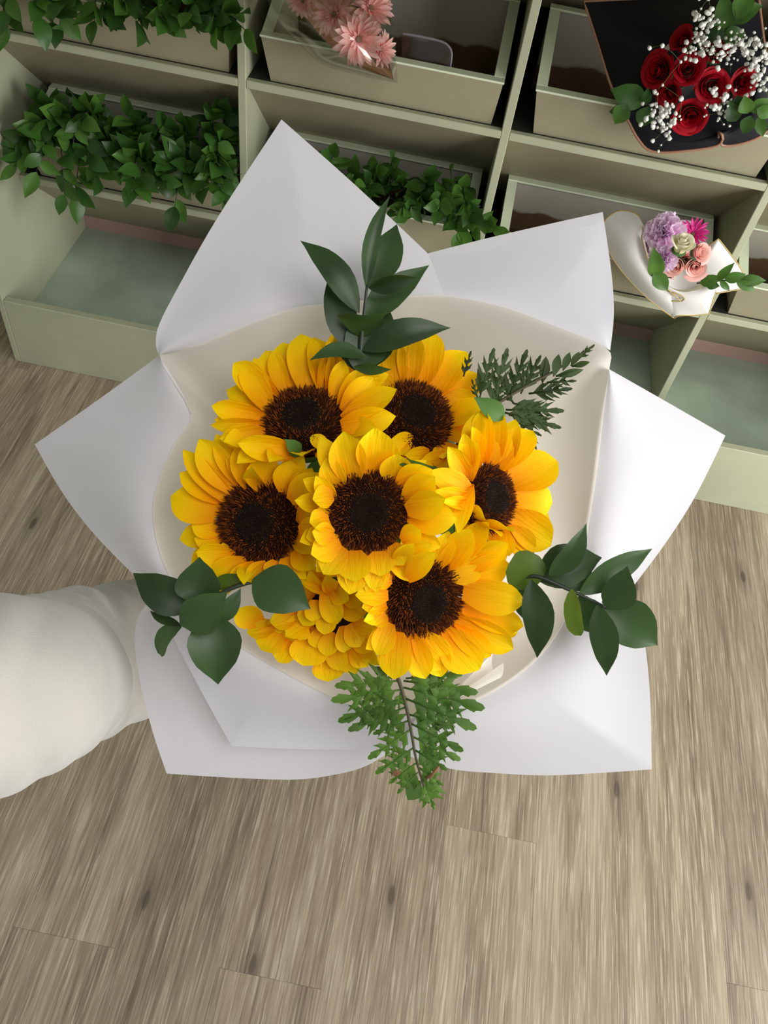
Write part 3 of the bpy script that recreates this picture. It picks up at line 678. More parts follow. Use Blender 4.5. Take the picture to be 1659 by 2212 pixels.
# ------------------------------------------------------------------ leafy sprigs of the bouquet
def sprig(label, stempts, leaves, k):
    b = stempts[0]; B = P(*b)
    o = empty('leaf_sprig', B, label, 'leaves')
    pts = [P(*p) for p in catmull(stempts, 5)]
    g = slot(pts[0], .0165, .25*(k-12)); tail = [g+GAX*.09, g, g-GAX*.05, (g-GAX*.10).lerp(pts[0], .5)+(pts[0]-CAM).normalized()*.006]
    st = tube('stem', tail+pts, [.0018]*4+[.0022-.0012*i/len(pts) for i in range(len(pts))], M['stem_d'], o, 6); BQ.add_obj(st, o.name)
    for lf in leaves:
        bb, tt, w = lf[:3]; kw = dict(lf[3]) if len(lf) > 3 else {}
        m = kw.pop('mat', 'ruscus'); v, f = pxleaf(bb, tt, w*1.18, **kw)
        BQ.add_obj(mk('leaf', v, f, M[m], o), o.name)
    return o
D = .60
sprig('upright dark green leafy sprig against the top paper flap', [(780, 830, .625), (777, 770, .605), (784, 700, .60), (793, 615, .598)], [
    ((791, 624, .598), (841, 424, .60), 30, dict(roll=10, bow=-17, fold=.3)),
    ((796, 622, .600), (857, 486, .610), 62, dict(bow=9, roll=-10)),
    ((776, 676, .600), (649, 524, .606), 50, dict(bow=10, roll=15, bend=.14)),
    ((768, 765, .606), (713, 585, .610), 58, dict(bow=-6)),
    ((785, 690, .603), (928, 571, .608), 56, dict(bow=-8, bend=-.06, roll=-15)),
    ((796, 622, .594), (903, 598, .592), 32, dict(bow=-10, roll=35, fold=.5, mat='ruscus')),
    ((730, 682, .590), (836, 672, .590), 40, dict(bow=22, roll=45, fold=.2, mat='ruscus')),
    ((782, 757, .600), (973, 710, .602), 52, dict(bow=-12, bend=.12, roll=-10)),
    ((793, 772, .596), (668, 781, .592), 30, dict(bow=16, roll=30, bend=.1)),
    ((785, 800, .61), (836, 655, .618), 78, dict(roll=0)),
    ((770, 800, .604), (812, 690, .612), 84, dict(roll=0, tab=BLUNT)),
    ((764, 792, .594), (846, 797, .594), 20, dict(roll=30, mat='ruscus')),
    ((770, 800, .612), (768, 700, .612), 66, dict(roll=0, tab=BLUNT)),
], 11)
sprig('dark green leafy sprig over the paper beside the sleeve', [(575, 1262, .60), (544, 1256, .585), (470, 1286, .58), (395, 1348, .578)], [
    ((428, 1312, .588), (288, 1238, .59), 72, dict(bow=-10)),
    ((446, 1305, .578), (431, 1203, .572), 82, dict(bow=-14, bend=-.05)),
    ((390, 1350, .568), (492, 1278, .562), 76, dict(bow=8, tab=LEAFW)),
    ((458, 1325, .582), (471, 1478, .582), 98, dict(bow=0, bend=.1)),
    ((545, 1252, .572), (672, 1316, .566), 92, dict(bow=-6, bend=.1)),
    ((394, 1347, .582), (347, 1414, .59), 30, dict(bow=14, roll=20, tab=BLUNT)),
    ((392, 1352, .582), (324, 1321, .59), 18, dict(bow=-10, roll=35)),
    ((455, 1262, .592), (545, 1250, .592), 24, dict(mat='ruscus_y', bow=-4)),
    ((470, 1345, .588), (520, 1270, .59), 34, dict(roll=20)),
], 12)
sprig('dark green leafy sprig reaching past the edge of the right paper flap', [(1095, 1275, .60), (1113, 1265, .595), (1153, 1244, .588), (1223, 1271, .588), (1313, 1314, .592)], [
    ((1108, 1272, .592), (1152, 1194, .588), 66, dict(mat='ruscus_y', tab=BLUNT, roll=20)),
    ((1156, 1250, .592), (1299, 1205, .602), 80, dict(bow=-8)),
    ((1186, 1244, .580), (1266, 1128, .57), 42, dict(bow=8, roll=25, fold=.3)),
    ((1147, 1252, .58), (1160, 1420, .592), 58, dict(bow=-10, bend=.08)),
    ((1236, 1272, .58), (1250, 1372, .584), 32, dict(tab=BLUNT, roll=30, mat='ruscus_y')),
    ((1250, 1284, .590), (1407, 1185, .602), 48, dict(bow=-6, roll=15)),
    ((1225, 1270, .600), (1310, 1254, .606), 34, dict(bow=-8)),
    ((1312, 1316, .580), (1356, 1222, .572), 62, dict(bow=14, roll=-15)),
    ((1305, 1308, .592), (1419, 1393, .600), 88, dict(bow=-4, bend=.1)),
    ((1290, 1306, .582), (1310, 1458, .596), 52, dict(bow=-6, bend=.08)),
    ((1250, 1288, .604), (1296, 1372, .61), 58, dict()),
    ((1128, 1262, .606), (1136, 1342, .612), 40, dict()),
    ((1300, 1300, .606), (1370, 1318, .612), 40, dict()),
], 13)

# ------------------------------------------------------------------ the two ferns
WEDGE = [(0, .14), (.3, .5), (.55, 1), (.75, .86), (.9, .4), (1, .04)]
def fern(label, rachis, pinnae, mat, d0, wide=0, droop=.0):
    pts = [P(x, y, d0+droop*i/len(rachis)) for i, (x, y) in enumerate(catmull(rachis, 5))]
    o = empty('fern_frond', pts[0], label, 'fern')
    g = slot(pts[0], .0165, .35); tail = [g+GAX*.09, g, g-GAX*.05, (g-GAX*.10).lerp(pts[0], .55)+(pts[0]-CAM).normalized()*.006]
    st = tube('rachis', tail+pts, [.0016]*4+[.0016-.0010*i/len(pts) for i in range(len(pts))], M['fern_rib'], o, 6); BQ.add_obj(st, o.name)
    for bx, by, tx, ty, nl, ww in pinnae:
        geos = []; Lp = sqrt((tx-bx)**2+(ty-by)**2); ux, uy = (tx-bx)/Lp, (ty-by)/Lp; r = random.Random(int(tx*7+ty))
        dd = lambda: d0+r.uniform(-.003, .003)
        nl = max(2, nl) if nl else 0
        n_l = {0: 0, 2: 2, 3: 3, 4: 3, 5: 4}[nl]; ang0 = 40 if wide else 25
        W0 = Lp*(.40 if wide else .46)*ww**.5*(1.3 if wide and Lp < 95 else 1); kw_ = 1.7 if wide and Lp < 95 else 1.15 if wide else 1
        if not n_l: geos.append(pxleaf((bx, by, dd()), (tx, ty, dd()), min(Lp*.42, 24)*ww, r.uniform(-15, 15), .06, .12, LANCE, nu=6, nv=2))
        for sd in (-1, 1):
            for k in range(n_l):
                t = .08+.60*(k+.25*(sd > 0))/n_l; sp = .66/n_l; l = W0*(1-.55*t)*r.uniform(.9, 1.1)
                def pt(t_, a, m):
                    a = radians(a)*sd; vx, vy = ux*cos(a)-uy*sin(a), ux*sin(a)+uy*cos(a)
                    return P(bx+ux*Lp*t_+vx*m, by+uy*Lp*t_+vy*m, d0+r.uniform(-.0015, .0015))
                an = ang0+r.uniform(-5, 5)
                pts_ = [P(bx+ux*Lp*t, by+uy*Lp*t, d0), pt(t, an+15*kw_, l*.36), pt(t, an+13*kw_, l*.64), pt(t, an+6*kw_, l*.66), pt(t, an, l*1.05), pt(t, an-6*kw_, l*.66), pt(t, an-8*kw_, l*.5), pt(t+sp*.5, an*.5, l*.30), P(bx+ux*Lp*(t+sp*.8), by+uy*Lp*(t+sp*.8), d0)]
                mid_ = pt(t+sp*.2, an*.8, l*.42)-FW*.0012
                geos.append((pts_+[mid_], [(9, q_, q_+1) for q_ in range(8)]+[(9, 8, 0)]))
        if n_l:
            t = .62; l = Lp*(1-t)
            def tp(a, m): 
                a = radians(a); vx, vy = ux*cos(a)-uy*sin(a), ux*sin(a)+uy*cos(a); return P(bx+ux*Lp*t+vx*m, by+uy*Lp*t+vy*m, d0+r.uniform(-.0015, .0015))
            w_ = 14 if wide else 10
            pts_ = [tp(0, 0), tp(w_*1.5, l*.4), tp(w_*1.25, l*.72), tp(w_*.8, l*.76), tp(w_*.55, l*.92), tp(0, l), tp(-w_*.45, l*.9), tp(-w_*.8, l*.7), tp(-w_*1.2, l*.66), tp(-w_*1.5, l*.4)]
            geos.append((pts_+[tp(0, l*.5)-FW*.0012], [(10, q_, (q_+1) % 10) for q_ in range(10)]))
        q = tube_geo([P(bx, by, d0), P(bx+ux*Lp*.5, by+uy*Lp*.5, d0), P(tx-ux*Lp*.1, ty-uy*Lp*.1, d0)], [.0008, .0006, .0003], 4); geos.append(q)
        v, f = join(geos); BQ.add_obj(mk('pinna', v, f, M[mat], o), o.name)
    return o
c2 = lambda x, y: (960+x*.217, 720+y*.217)
def cpin(L, cf): return [cf(a, b)+cf(c, d)+(n, w) for a, b, c, d, n, w in L]
fern('dark green fern frond pointing at the corner of the right paper flap', [(1040, 905), (1075, 872), (1130, 838), (1200, 800), (1284, 745)], cpin([
    (190, 430, 266, 172, 1, 1), (345, 660, 495, 142, 4, 1.05), (465, 735, 628, 140, 4, 1.05), (625, 670, 825, 155, 4, 1.05), (760, 600, 960, 215, 3, 1.4),
    (975, 490, 1010, 228, 0, 1), (1085, 430, 1138, 208, 0, 1), (1180, 370, 1248, 188, 0, 1), (1260, 325, 1345, 182, 0, 1), (1330, 260, 1497, 112, 1, 1.1),
    (1270, 330, 1450, 284, 0, .8), (1110, 425, 1385, 360, 0, .75), (1020, 490, 1318, 472, 1, 1.1), (840, 600, 1278, 548, 3, 1.35), (690, 700, 975, 735, 3, 1.2),
    (610, 760, 1198, 770, 5, 1.0), (600, 790, 1028, 884, 4, 1), (640, 810, 1168, 940, 5, .95), (700, 870, 972, 1022, 2, 1), (330, 640, 270, 455, 1, 1), (690, 700, 570, 500, 1, 1),
    (470, 740, 610, 430, 2, 1), (840, 960, 920, 1165, 2, 1.3)], c2), 'fern_d', .617)
c3 = lambda x, y: (650+x*.482, 1350+y*.482)
ff = fern('green fern frond hanging over the edge of the lower paper flaps', [(850, 1440), (868, 1490), (885, 1560), (897, 1630), (910, 1680), (926, 1735)], cpin([
    (440, 250, 150, 275, 3, 1.2), (450, 290, 133, 340, 5, 1.15), (455, 330, 165, 435, 5, 1.15), (465, 370, 210, 475, 4, 1.2), (480, 430, 322, 490, 2, 1.2), (490, 470, 300, 602, 4, 1.15), (505, 550, 333, 668, 3, 1.3),
    (515, 620, 393, 712, 2, 1.4), (525, 660, 432, 757, 1, 1.5), (535, 700, 478, 785, 0, 1.9), (550, 690, 600, 828, 1, 1.9), (530, 640, 640, 718, 2, 1.3),
    (510, 560, 658, 650, 3, 1.3), (500, 500, 718, 605, 4, 1.2), (490, 440, 730, 565, 4, 1.1), (480, 400, 692, 458, 2, 1.1), (470, 330, 790, 465, 5, 1.1), (460, 280, 826, 373, 5, 1.15), (460, 250, 795, 302, 4, 1.1),
    (470, 240, 728, 218, 2, 1.0), (440, 220, 330, 190, 2, 1.1), (560, 250, 660, 205, 1, 1.1), (445, 300, 440, 380, 1, 1.5), (470, 400, 420, 430, 0, 1.2)], c3), 'fern', .612, 1, 0)
v, f = pxleaf((866, 1668, .606), (848, 1672, .606), 12, 0, tab=BLUNT); mk('dry_spot', v, f, M['dry'], ff)
v, f = tube_geo([P(920, 1680, .608), P(932, 1676, .606), P(948, 1655, .604)], [.0012, .0014, .0008], 5); mk('dry_twig', v, f, M['dry'], ff)

# petals last of all, laid clear of the other flowers' discs, stems and leaves
for q in (4, 6, 1, 5, 3, 2, 7):
    for jb in JOBS:
        if jb[0] is S[q][0]: lay_petals(*jb)
for jb in BACK: back_petal(*jb)

# ------------------------------------------------------------------ the arm that holds the bouquet
arm_px = [(-1500, 2100, .26), (-1200, 1760, .28), (-750, 1640, .33), (-280, 1560, .52), (0, 1494, .62), (150, 1446, .73), (305, 1393, .835), (430, 1335, .91), (550, 1280, .965)]
arm = [P(*p) for p in arm_px]
person = empty('person', arm[0], 'person in a loose off-white long sleeve holding up the bouquet', 'person')
dense = [V(p) for p in catmull([tuple(p) for p in arm], 22)]; ND = len(dense)
rads = catmull([(.07,), (.07,), (.07,), (.074,), (.0715,), (.0685,), (.066,), (.061,), (.046,)], 22)
vs = []; fs = []; nA = 72; up = -FW
for i in range(ND):
    t = (dense[min(i+1, ND-1)]-dense[max(i-1, 0)]).normalized(); up = (up-t*up.dot(t)).normalized(); s = t.cross(up); r0 = rads[i][0]
    L = i/22
    for k in range(nA):
        a = 2*pi*k/nA
        nz = noise.noise(V((L*.8, .8*cos(a), .8*sin(a)))); n2 = noise.noise(V((L*1.7+9, 1.1*cos(a), 1.1*sin(a))))
        q1 = noise.noise(V((L*2.6+.9*sin(a+.5), .7*cos(a)+3, .7*sin(a)))); q2 = noise.noise(V((L*5.2-.8*sin(a), .9*cos(a), .9*sin(a)+7)))
        fold = .0036*nz+.0068*(abs(q1)-.2)+.0042*(abs(q2)-.2)*(.4+max(0, n2*2))
        vs.append(dense[i]+(up*cos(a)+s*sin(a))*(r0+fold))
for i in range(ND-1):
    for k in range(nA): k2 = (k+1) % nA; fs.append((i*nA+k, i*nA+k2, (i+1)*nA+k2, (i+1)*nA+k))
mk('sleeve', vs, fs, M['sleeve'], person)
a_ = (P(775, 1150, .86)-GRIP).normalized(); w_ = (arm[-1]-GRIP); w_ = (w_-a_*w_.dot(a_)).normalized(); u_ = a_.cross(w_)
wr = arm[-1]; geos = [tube_geo([arm[-2], wr, GRIP+w_*.075], [.029, .027, .029], 12)]
for k in range(4):
    off = a_*((k-1.5)*.0185); rr = [.0085, .009, .0088, .0075][k]; Lf = [.92, 1, 1.05, .95][k]
    ring = [GRIP+off+(w_*cos(radians(g))+u_*sin(radians(g)))*.033 for g in (62, 105, 150, 190, 150+80*Lf)]
    geos.append(tube_geo([wr+off*.5, GRIP+off+w_*.06+u_*.012, GRIP+off*1.05+w_*.036+u_*.024]+ring[1:], [.014, .013, .0105, rr, rr*.97, rr*.92, rr*.8], 10))
th_ = [GRIP+w_*.075-u_*.012+a_*.01, GRIP+w_*.045-u_*.022+a_*.024, GRIP+w_*.012-u_*.036+a_*.034, GRIP-w_*.016-u_*.031+a_*.04]
geos.append(tube_geo(th_, [.015, .0125, .0105, .0085], 10))
v, f = join(geos); hand = mk('hand', v, f, M['skin'], person)
rm = hand.modifiers.new('fuse', 'REMESH'); rm.mode = 'VOXEL'; rm.voxel_size = .0028; rm.use_smooth_shade = True
sm = hand.modifiers.new('soft', 'SMOOTH'); sm.iterations = 4

# ------------------------------------------------------------------ greenery in the bins
v, f = leaf_geo((0, 0, 0), (0, 1, 0), .62, V((0, 0, 1)), .08, .2, nu=8); LF = [mesh('leaf_a', v, f, M['salal'])]
v, f = leaf_geo((0, 0, 0), (0, 1, 0), .54, V((0, 0, 1)), -.08, .3, nu=8, twist=.5); LF.append(mesh('leaf_b', v, f, M['salal']))
v, f = leaf_geo((0, 0, 0), (0, 1, 0), .60, V((0, 0, 1)), .14, .15, nu=8); LF.append(mesh('leaf_c', v, f, M['salal_d']))
def rv(r): return V((r.uniform(-1, 1), r.uniform(-1, 1), r.uniform(-1, 1)))
GREEN = Solids()
def branch(bay, row, x, tip, nleaf, Ll, label, group, seed):
    """a branch that stands in a bin and rises out of it, over the front rim where its tip hangs in front"""
    r = random.Random(seed); zs = ZS[row]; xa, xb = XD[bay]+.032, XD[bay+1]-TH-.018; tip = V(tip)
    hf = zs+.093
    if tip.y < YF: tip.x = min(max(tip.x, XD[bay]+(.03 if bay == 0 else -.03)), XD[bay+1]+.02)
    else: tip.x = min(max(tip.x, xa+.04), xb-.035)
    bx = min(max(tip.x+r.uniform(-.05, .05), xa+.05), xb-.045); base = V((bx, r.uniform(1.80, 1.86), zs+.0105))
    best = None
    for lift in (0, .012, .024, .036, .05, .065):
        if tip.y < YF+.02:
            cx_ = min(max((bx+tip.x)/2, xa+.03), xb-.03)
            ctl = [base, V((bx*.6+cx_*.4, 1.79, hf-.01+lift)), V((cx_, YF-.004, hf+.018+lift)), tip+V((0, -.004*lift/.01, 0))]
        else: ctl = [base, base.lerp(tip, .5)+V((0, .0, .012)), tip-V((0, lift*.3, lift*.8))]
        pts = [V(p) for p in catmull([tuple(p) for p in ctl], 5)]
        g = tube_geo(pts, [.0024-.0015*i/(len(pts)-1) for i in range(len(pts))], 5); h = FURN.hits(*g)
        if best is None or h < best[0]: best = (h, pts, g)
        if h == 0: break
    _, pts, g = best; o = empty('leafy_branch', base, label, 'branch', group)
    mk('stem', g[0], g[1], M['stem_d'], o); GREEN.add(g[0], g[1], o.name)
    for k in range(nleaf):
        u = .30+.70*(k+.5)/nleaf if k < nleaf-1 else 1; f_ = u*(len(pts)-1); i0 = min(int(f_), len(pts)-2)
        c = pts[i0].lerp(pts[i0+1], f_-i0); tg = (pts[i0+1]-pts[i0]).normalized(); top = None
        for at in range(16):
            sd = tg.cross((CAM-c).normalized()).normalized()*(1 if (k+at//5) % 2 else -1)
            y = (tg*r.uniform(.1, .9)+sd*r.uniform(.5, 1)+V((0, -.3, .05))+rv(r)*.5).normalized()
            if k == nleaf-1: y = (tg+rv(r)*.35+V((0, -.15, 0))).normalized()
            n = ((CAM-c).normalized()+rv(r)*.75); n = (n-y*n.dot(y)).normalized(); xx = y.cross(n); L = Ll*r.uniform(.75, 1.2)*(1 if at < 8 else .85 if at < 12 else .65)
            me = LF[r.choice((0, 0, 1, 2, 2))]; m4 = frame(c, xx*L, y*L, n*L); vs, fs = mesh_at(me, m4)
            h = FURN.hits(vs, fs)*20; h += GREEN.hits(vs, fs, o.name, (top[0]-h) if top else 10**9) if (top is None or h < top[0]) else 0
            if top is None or h < top[0]: top = (h, me, m4, vs, fs)
            if h == 0: break
        inst('leaf', top[1], top[2], o); GREEN.add(top[3], top[4], o.name)
    return o
r = random.Random(21)
for k in range(36):
    x = 0+535*(k+.5)/36+r.uniform(-14, 14); cl = k % 3
    ye = (r.uniform(195, 250), r.uniform(270, 330), r.uniform(345, 400))[cl]+(.1, .15, .12)[cl]*x
    branch(0, 0, x, PY(x+r.uniform(-25, 25), ye, (1.78, 1.70, 1.655)[cl]), 14, .056,
           ('glossy green leafy branch standing up in the lower bin by the side panel', 'glossy green leafy branch lying across the lower bin by the side panel', 'glossy green leafy branch hanging over the front of the lower bin by the side panel')[cl], ('upright', 'lying', 'hanging')[cl]+' branches in the lower bin by the side panel', 100+k)
for k in range(20):
    x = -10+555*(k+.5)/20+r.uniform(-15, 15)
    branch(0, 1, x, PY(x+r.uniform(-20, 20), r.uniform(-15, 42)+.07*x, 1.66), 12, .054,
           'glossy green leafy branch hanging from the upper bin by the side panel', 'branches in the upper bin by the side panel', 200+k)
for k in range(24):
    x = 640+450*(k+.5)/24+r.uniform(-15, 15); cl = k % 2
    branch(1, 0, x, PY(x+r.uniform(-20, 20), (r.uniform(300, 345), r.uniform(365, 420))[cl]+.25*(x-640), (1.78, 1.67)[cl]), 12, .050,
           ('glossy green leafy branch standing up in the bin below the pink gerberas', 'glossy green leafy branch hanging over the front of the bin below the pink gerberas')[cl], ('upright', 'hanging')[cl]+' branches in the bin below the pink gerberas', 300+k)

# ------------------------------------------------------------------ flowers of the shop bouquets
SHOP = Solids(); SHOP.items += FURN.items+GREEN.items
def settle(make, x, y, Y, rpx, name, label, cat, group, sizes=(1, .94, .88, .82, .76)):
    """make(C, R) -> frame direction and parts; the flower keeps its place in the picture and goes as deep as its neighbours allow"""
    best = None
    for sc in sizes:
        for dY in (0, .006, -.006, .012, -.012, .018, -.018, .025, -.025, .033, -.033, .042, -.042):
            C = PY(x, y, Y+dY); n, parts = make(C, rpx*sc*pdist(C)/FPX); h = 0
            for q in parts:
                g = mesh_at(q[1], q[2]) if isinstance(q[1], bpy.types.Mesh) else q[1]
                h += SHOP.hits(g[0], g[1])
                if best and h >= best[0]: break
            if best is None or h < best[0]: best = (h, C, n, parts)
            if h == 0: break
        if best[0] == 0: break
    h, C, n, parts = best; o = empty(name, C-n*.02, label, cat, group)
    for q in parts:
        if isinstance(q[1], bpy.types.Mesh): inst(q[0], q[1], q[2], o); g = mesh_at(q[1], q[2])
        else: mk(q[0], q[1][0], q[1][1], q[2], o); g = q[1]
        SHOP.add(g[0], g[1], o.name)
    return o
def petal_m4(C, e1, e2, n, psi, alpha, L, r0, z0=0, rollr=0, wid=1):
    r_ = e1*cos(psi)+e2*sin(psi); y = r_*cos(alpha)+n*sin(alpha); z = n*cos(alpha)-r_*sin(alpha); q = Matrix.Rotation(rollr, 3, y)
    x = q @ y.cross(z); z = q @ z
    return frame(C+r_*r0+n*z0, x*L*wid, y*L, z*L)
APEX = [V((0, 0, 0))]
def short_stem(b, n, rr=.0024):
    e = b-n*.012; return tube_geo([b+n*.002, e, e.lerp(APEX[0], .35)], rr, 5)
def sheet(A, B, name, mat, parent, bulge=0, nu=36, nv=10, trim=None, tr=.0028):
    """sheet of paper between two lines given as (x, y, Y, corner)"""
    ip, op = smoothpoly(A), smoothpoly(B); us = [i/nu for i in range(nu+1)]
    L = [0]
    for a, b in zip(op, op[1:]): L.append(L[-1]+sqrt((a[0]-b[0])**2+(a[1]-b[1])**2))
    for q in B:
        if len(q) > 3:
            j = min(range(len(op)), key=lambda j: (op[j][0]-q[0])**2+(op[j][1]-q[1])**2); c = L[j]/L[-1]
            j = min(range(1, nu), key=lambda j: abs(us[j]-c)); us[j] = c
    a3 = [PY(*p) for p in resample(ip, us)]; b3 = [PY(*p) for p in resample(op, us)]; vs = []; fs = []
    for i, u in enumerate(us):
        for j in range(nv+1):
            w = j/nv; toc = (CAM-a3[i]).normalized(); vs.append(a3[i].lerp(b3[i], w)+toc*(bulge*sin(pi*w**.8)*sin(pi*(.1+.8*u))))
    for i in range(nu):
        for j in range(nv): q = i*(nv+1)+j; fs.append((q, q+nv+1, q+nv+2, q+1))
    o = mk(name, vs, fs, mat, parent); SHOP.add(vs, fs, parent.name)
    if trim: 
        g, gf = tube_geo(b3, tr, 6); mk('foil_edge', g, gf, M[trim], o); SHOP.add(g, gf, parent.name)
    return o
def pdist(p): return (p-CAM).dot(FW)
def rose_petal(name, mat, flare, H, span, lip, seed):
    vs = []; fs = []; nu, nv = 8, 8; rr = random.Random(seed)
    for i in range(nu+1):
        h = i/nu
        for j in range(nv+1):
            a = (-1+2*j/nv); ang = a*span; rad = .62+.38*h**.6+flare*h**2.5
            z = H*h*(1-.18*a*a*h)-lip*max(0, h-.7)**2*6; rad += lip*max(0, h-.6)*1.2+.03*sin(a*4+seed)*h
            vs.append((rad*sin(ang), -rad*cos(ang), z))
    for i in range(nu):
        for j in range(nv): q = i*(nv+1)+j; fs.append((q, q+1, q+nv+2, q+nv+1))
    return mesh(name, vs, fs, mat)
def rose_mat_axis(m):          # roses: colour runs with the petal's height
    for n in m.node_tree.nodes:
        if n.type == 'SEPXYZ':
            for l in list(n.outputs['Y'].links):
                to = l.to_socket; m.node_tree.links.new(n.outputs['Z'], to)
for q in ('rose', 'pink_rose', 'cream_rose'): rose_mat_axis(M[q])
RP = {}
for q in ('rose', 'pink_rose', 'cream_rose'):
    RP[q] = [rose_petal(q+'_petal_inner', M[q], .0, 1.5, 1.5, 0, 1), rose_petal(q+'_petal_middle', M[q], .18, 1.25, 1.15, .12, 2), rose_petal(q+'_petal_outer', M[q], .42, 1.0, .95, .3, 3)]
def rose(x, y, Y, rpx, q, label, group, lean=(0, 1, 15), seed=0, npet=17, tall=1):
    def make(C, R):
        e1, e2, n = basis(C, *lean); rr = random.Random(seed); base = C-n*R*.75; parts = []
        for k in range(npet):
            u = (k+1)/npet; tier = 0 if k < 5 else 1 if k < 11 else 2
            sc = R*(.10+.50*u**.85); zs = R*(.62, .66, .70)[tier]*tall/(1.5, 1.25, 1.0)[tier]*(1.22-.32*u)
            a = k*2.39996+rr.uniform(-.2, .2); xx = e1*cos(a)+e2*sin(a); yy = n.cross(xx); tl = rr.uniform(-.05, .05)
            parts.append(('petal', RP[q][tier], frame(base+xx*tl*R*.3, xx*sc, yy*sc, n*zs*1.05)))
        parts.append(('calyx', disc_geo(base, e1, e2, n, R*.55, R*.1, 3, 14), M['stem'])); parts.append(('stem', short_stem(base, n), M['stem']))
        return n, parts
    return settle(make, x, y, Y, rpx, 'rose', label, 'rose', group)
NP = {}
for q, W in (('gerb', .15), ('gerb_hot', .12)): NP[q] = [petal_mesh(q+'_petal_'+'abc'[i], M[q], W, .5, (.1, 0, .18)[i], (.2, .5, 0)[i], .006, .5, 8, 4, seed=40+i) for i in range(3)]
LP_ = [petal_mesh('carnation_petal_'+'abc'[i], M['lilac'], .55, .1, .1, .2, 0, .3, 8, 12, ruffle=.12, seed=60+i) for i in range(3)]
def gerbera(x, y, Y, rpx, q, label, group, lean, seed=0):
    def make(C, R):
        e1, e2, n = basis(C, *lean); rr = random.Random(seed); parts = []
        for cnt, al, L, r0, z0 in ((18, 12, .88, .12, 0), (16, 26, .78, .12, .02), (12, 48, .36, .10, .03)):
            for k in range(cnt):
                me = rr.choice(NP[q]); parts.append(('petal', me, petal_m4(C, e1, e2, n, 2*pi*(k+rr.uniform(-.2, .2))/cnt, radians(al+rr.uniform(-6, 6)), R*L*rr.uniform(.92, 1.06), R*r0, R*z0, rr.uniform(-.3, .3))))
        parts.append(('centre', disc_geo(C+n*R*.03, e1, e2, n, R*.15, R*.07, 4, 16), M['gerb_c'])); parts.append(('stem', short_stem(C, n), M['stem']))
        return n, parts
    return settle(make, x, y, Y, rpx, 'gerbera', label, 'gerbera', group)
def carnation(x, y, Y, rpx, label, group, lean, seed):
    def make(C, R):
        e1, e2, n = basis(C, *lean); rr = random.Random(seed); B = C-n*R*.5; parts = []
        for cnt, al, L, r0 in ((8, 12, .95, .1), (8, 32, 1.0, .08), (8, 52, .98, .06), (7, 70, .95, .04), (4, 85, .9, .02)):
            for k in range(cnt):
                me = rr.choice(LP_); parts.append(('petal', me, petal_m4(B, e1, e2, n, 2*pi*(k+rr.random()*.5)/cnt, radians(al+rr.uniform(-6, 6)), R*L*rr.uniform(.9, 1.1), R*r0, 0, rr.uniform(-.5, .5), .9)))
        parts.append(('stem', short_stem(B, n), M['stem']))
        return n, parts
    return settle(make, x, y, Y, rpx, 'carnation', label, 'carnation', group)
def yleaf_geo(b, t, wpx, dY, mat='salal', roll=0, bow=0, bend=.1, tab=LEAFW):
    B, T = PY(b[0], b[1], b[2]+dY), PY(t[0], t[1], t[2]+dY); d = pdist(B); ax = (T-B).normalized(); toc = (CAM-B).normalized()
    n = Matrix.Rotation(radians(roll), 3, ax) @ (toc-ax*toc.dot(ax)).normalized()
    return leaf_geo(B, T, wpx*d/FPX, n, bend, .2, tab, bow*d/FPX), M[mat]
def ysprig(label, stem, leaves, group=None):
    best = None
    for dY in (0, -.006, -.012, -.018, -.025, .008, -.033, .016, -.042, .025, -.052):
        sg = tube_geo([PY(a, b, c+dY) for a, b, c in stem], .0016, 5); gl = [yleaf_geo(*lf[:3], dY, **(lf[3] if len(lf) > 3 else {})) for lf in leaves]
        h = SHOP.hits(*sg)+sum(SHOP.hits(*g) for g, _ in gl)
        if best is None or h < best[0]: best = (h, sg, gl, PY(stem[0][0], stem[0][1], stem[0][2]+dY))
        if h == 0: break
    _, sg, gl, b0 = best; o = empty('leaf_sprig', b0, label, 'leaves', group)
    mk('stem', sg[0], sg[1], M['stem_d'], o); SHOP.add(sg[0], sg[1], o.name)
    for g, m in gl: mk('leaf', g[0], g[1], m, o); SHOP.add(g[0], g[1], o.name)
    return o
def bud(c, r0, rr):
    vs = [c+V(d)*r0*rr.uniform(.8, 1.15) for d in ((1, 0, 0), (-1, 0, 0), (0, 1, 0), (0, -1, 0), (0, 0, 1), (0, 0, -1), (.6, .6, .6), (-.6, .6, .6), (.6, -.6, .6), (-.6, -.6, .6), (.6, .6, -.6), (-.6, .6, -.6), (.6, -.6, -.6), (-.6, -.6, -.6))]
    fs = []
    for fx, ring in ((0, (6, 8, 12, 10)), (1, (7, 11, 13, 9)), (2, (6, 10, 11, 7)), (3, (8, 9, 13, 12)), (4, (6, 7, 9, 8)), (5, (10, 12, 13, 11))):
        for i in range(4): fs.append((fx, ring[i], ring[(i+1) % 4]))
    return vs, fs
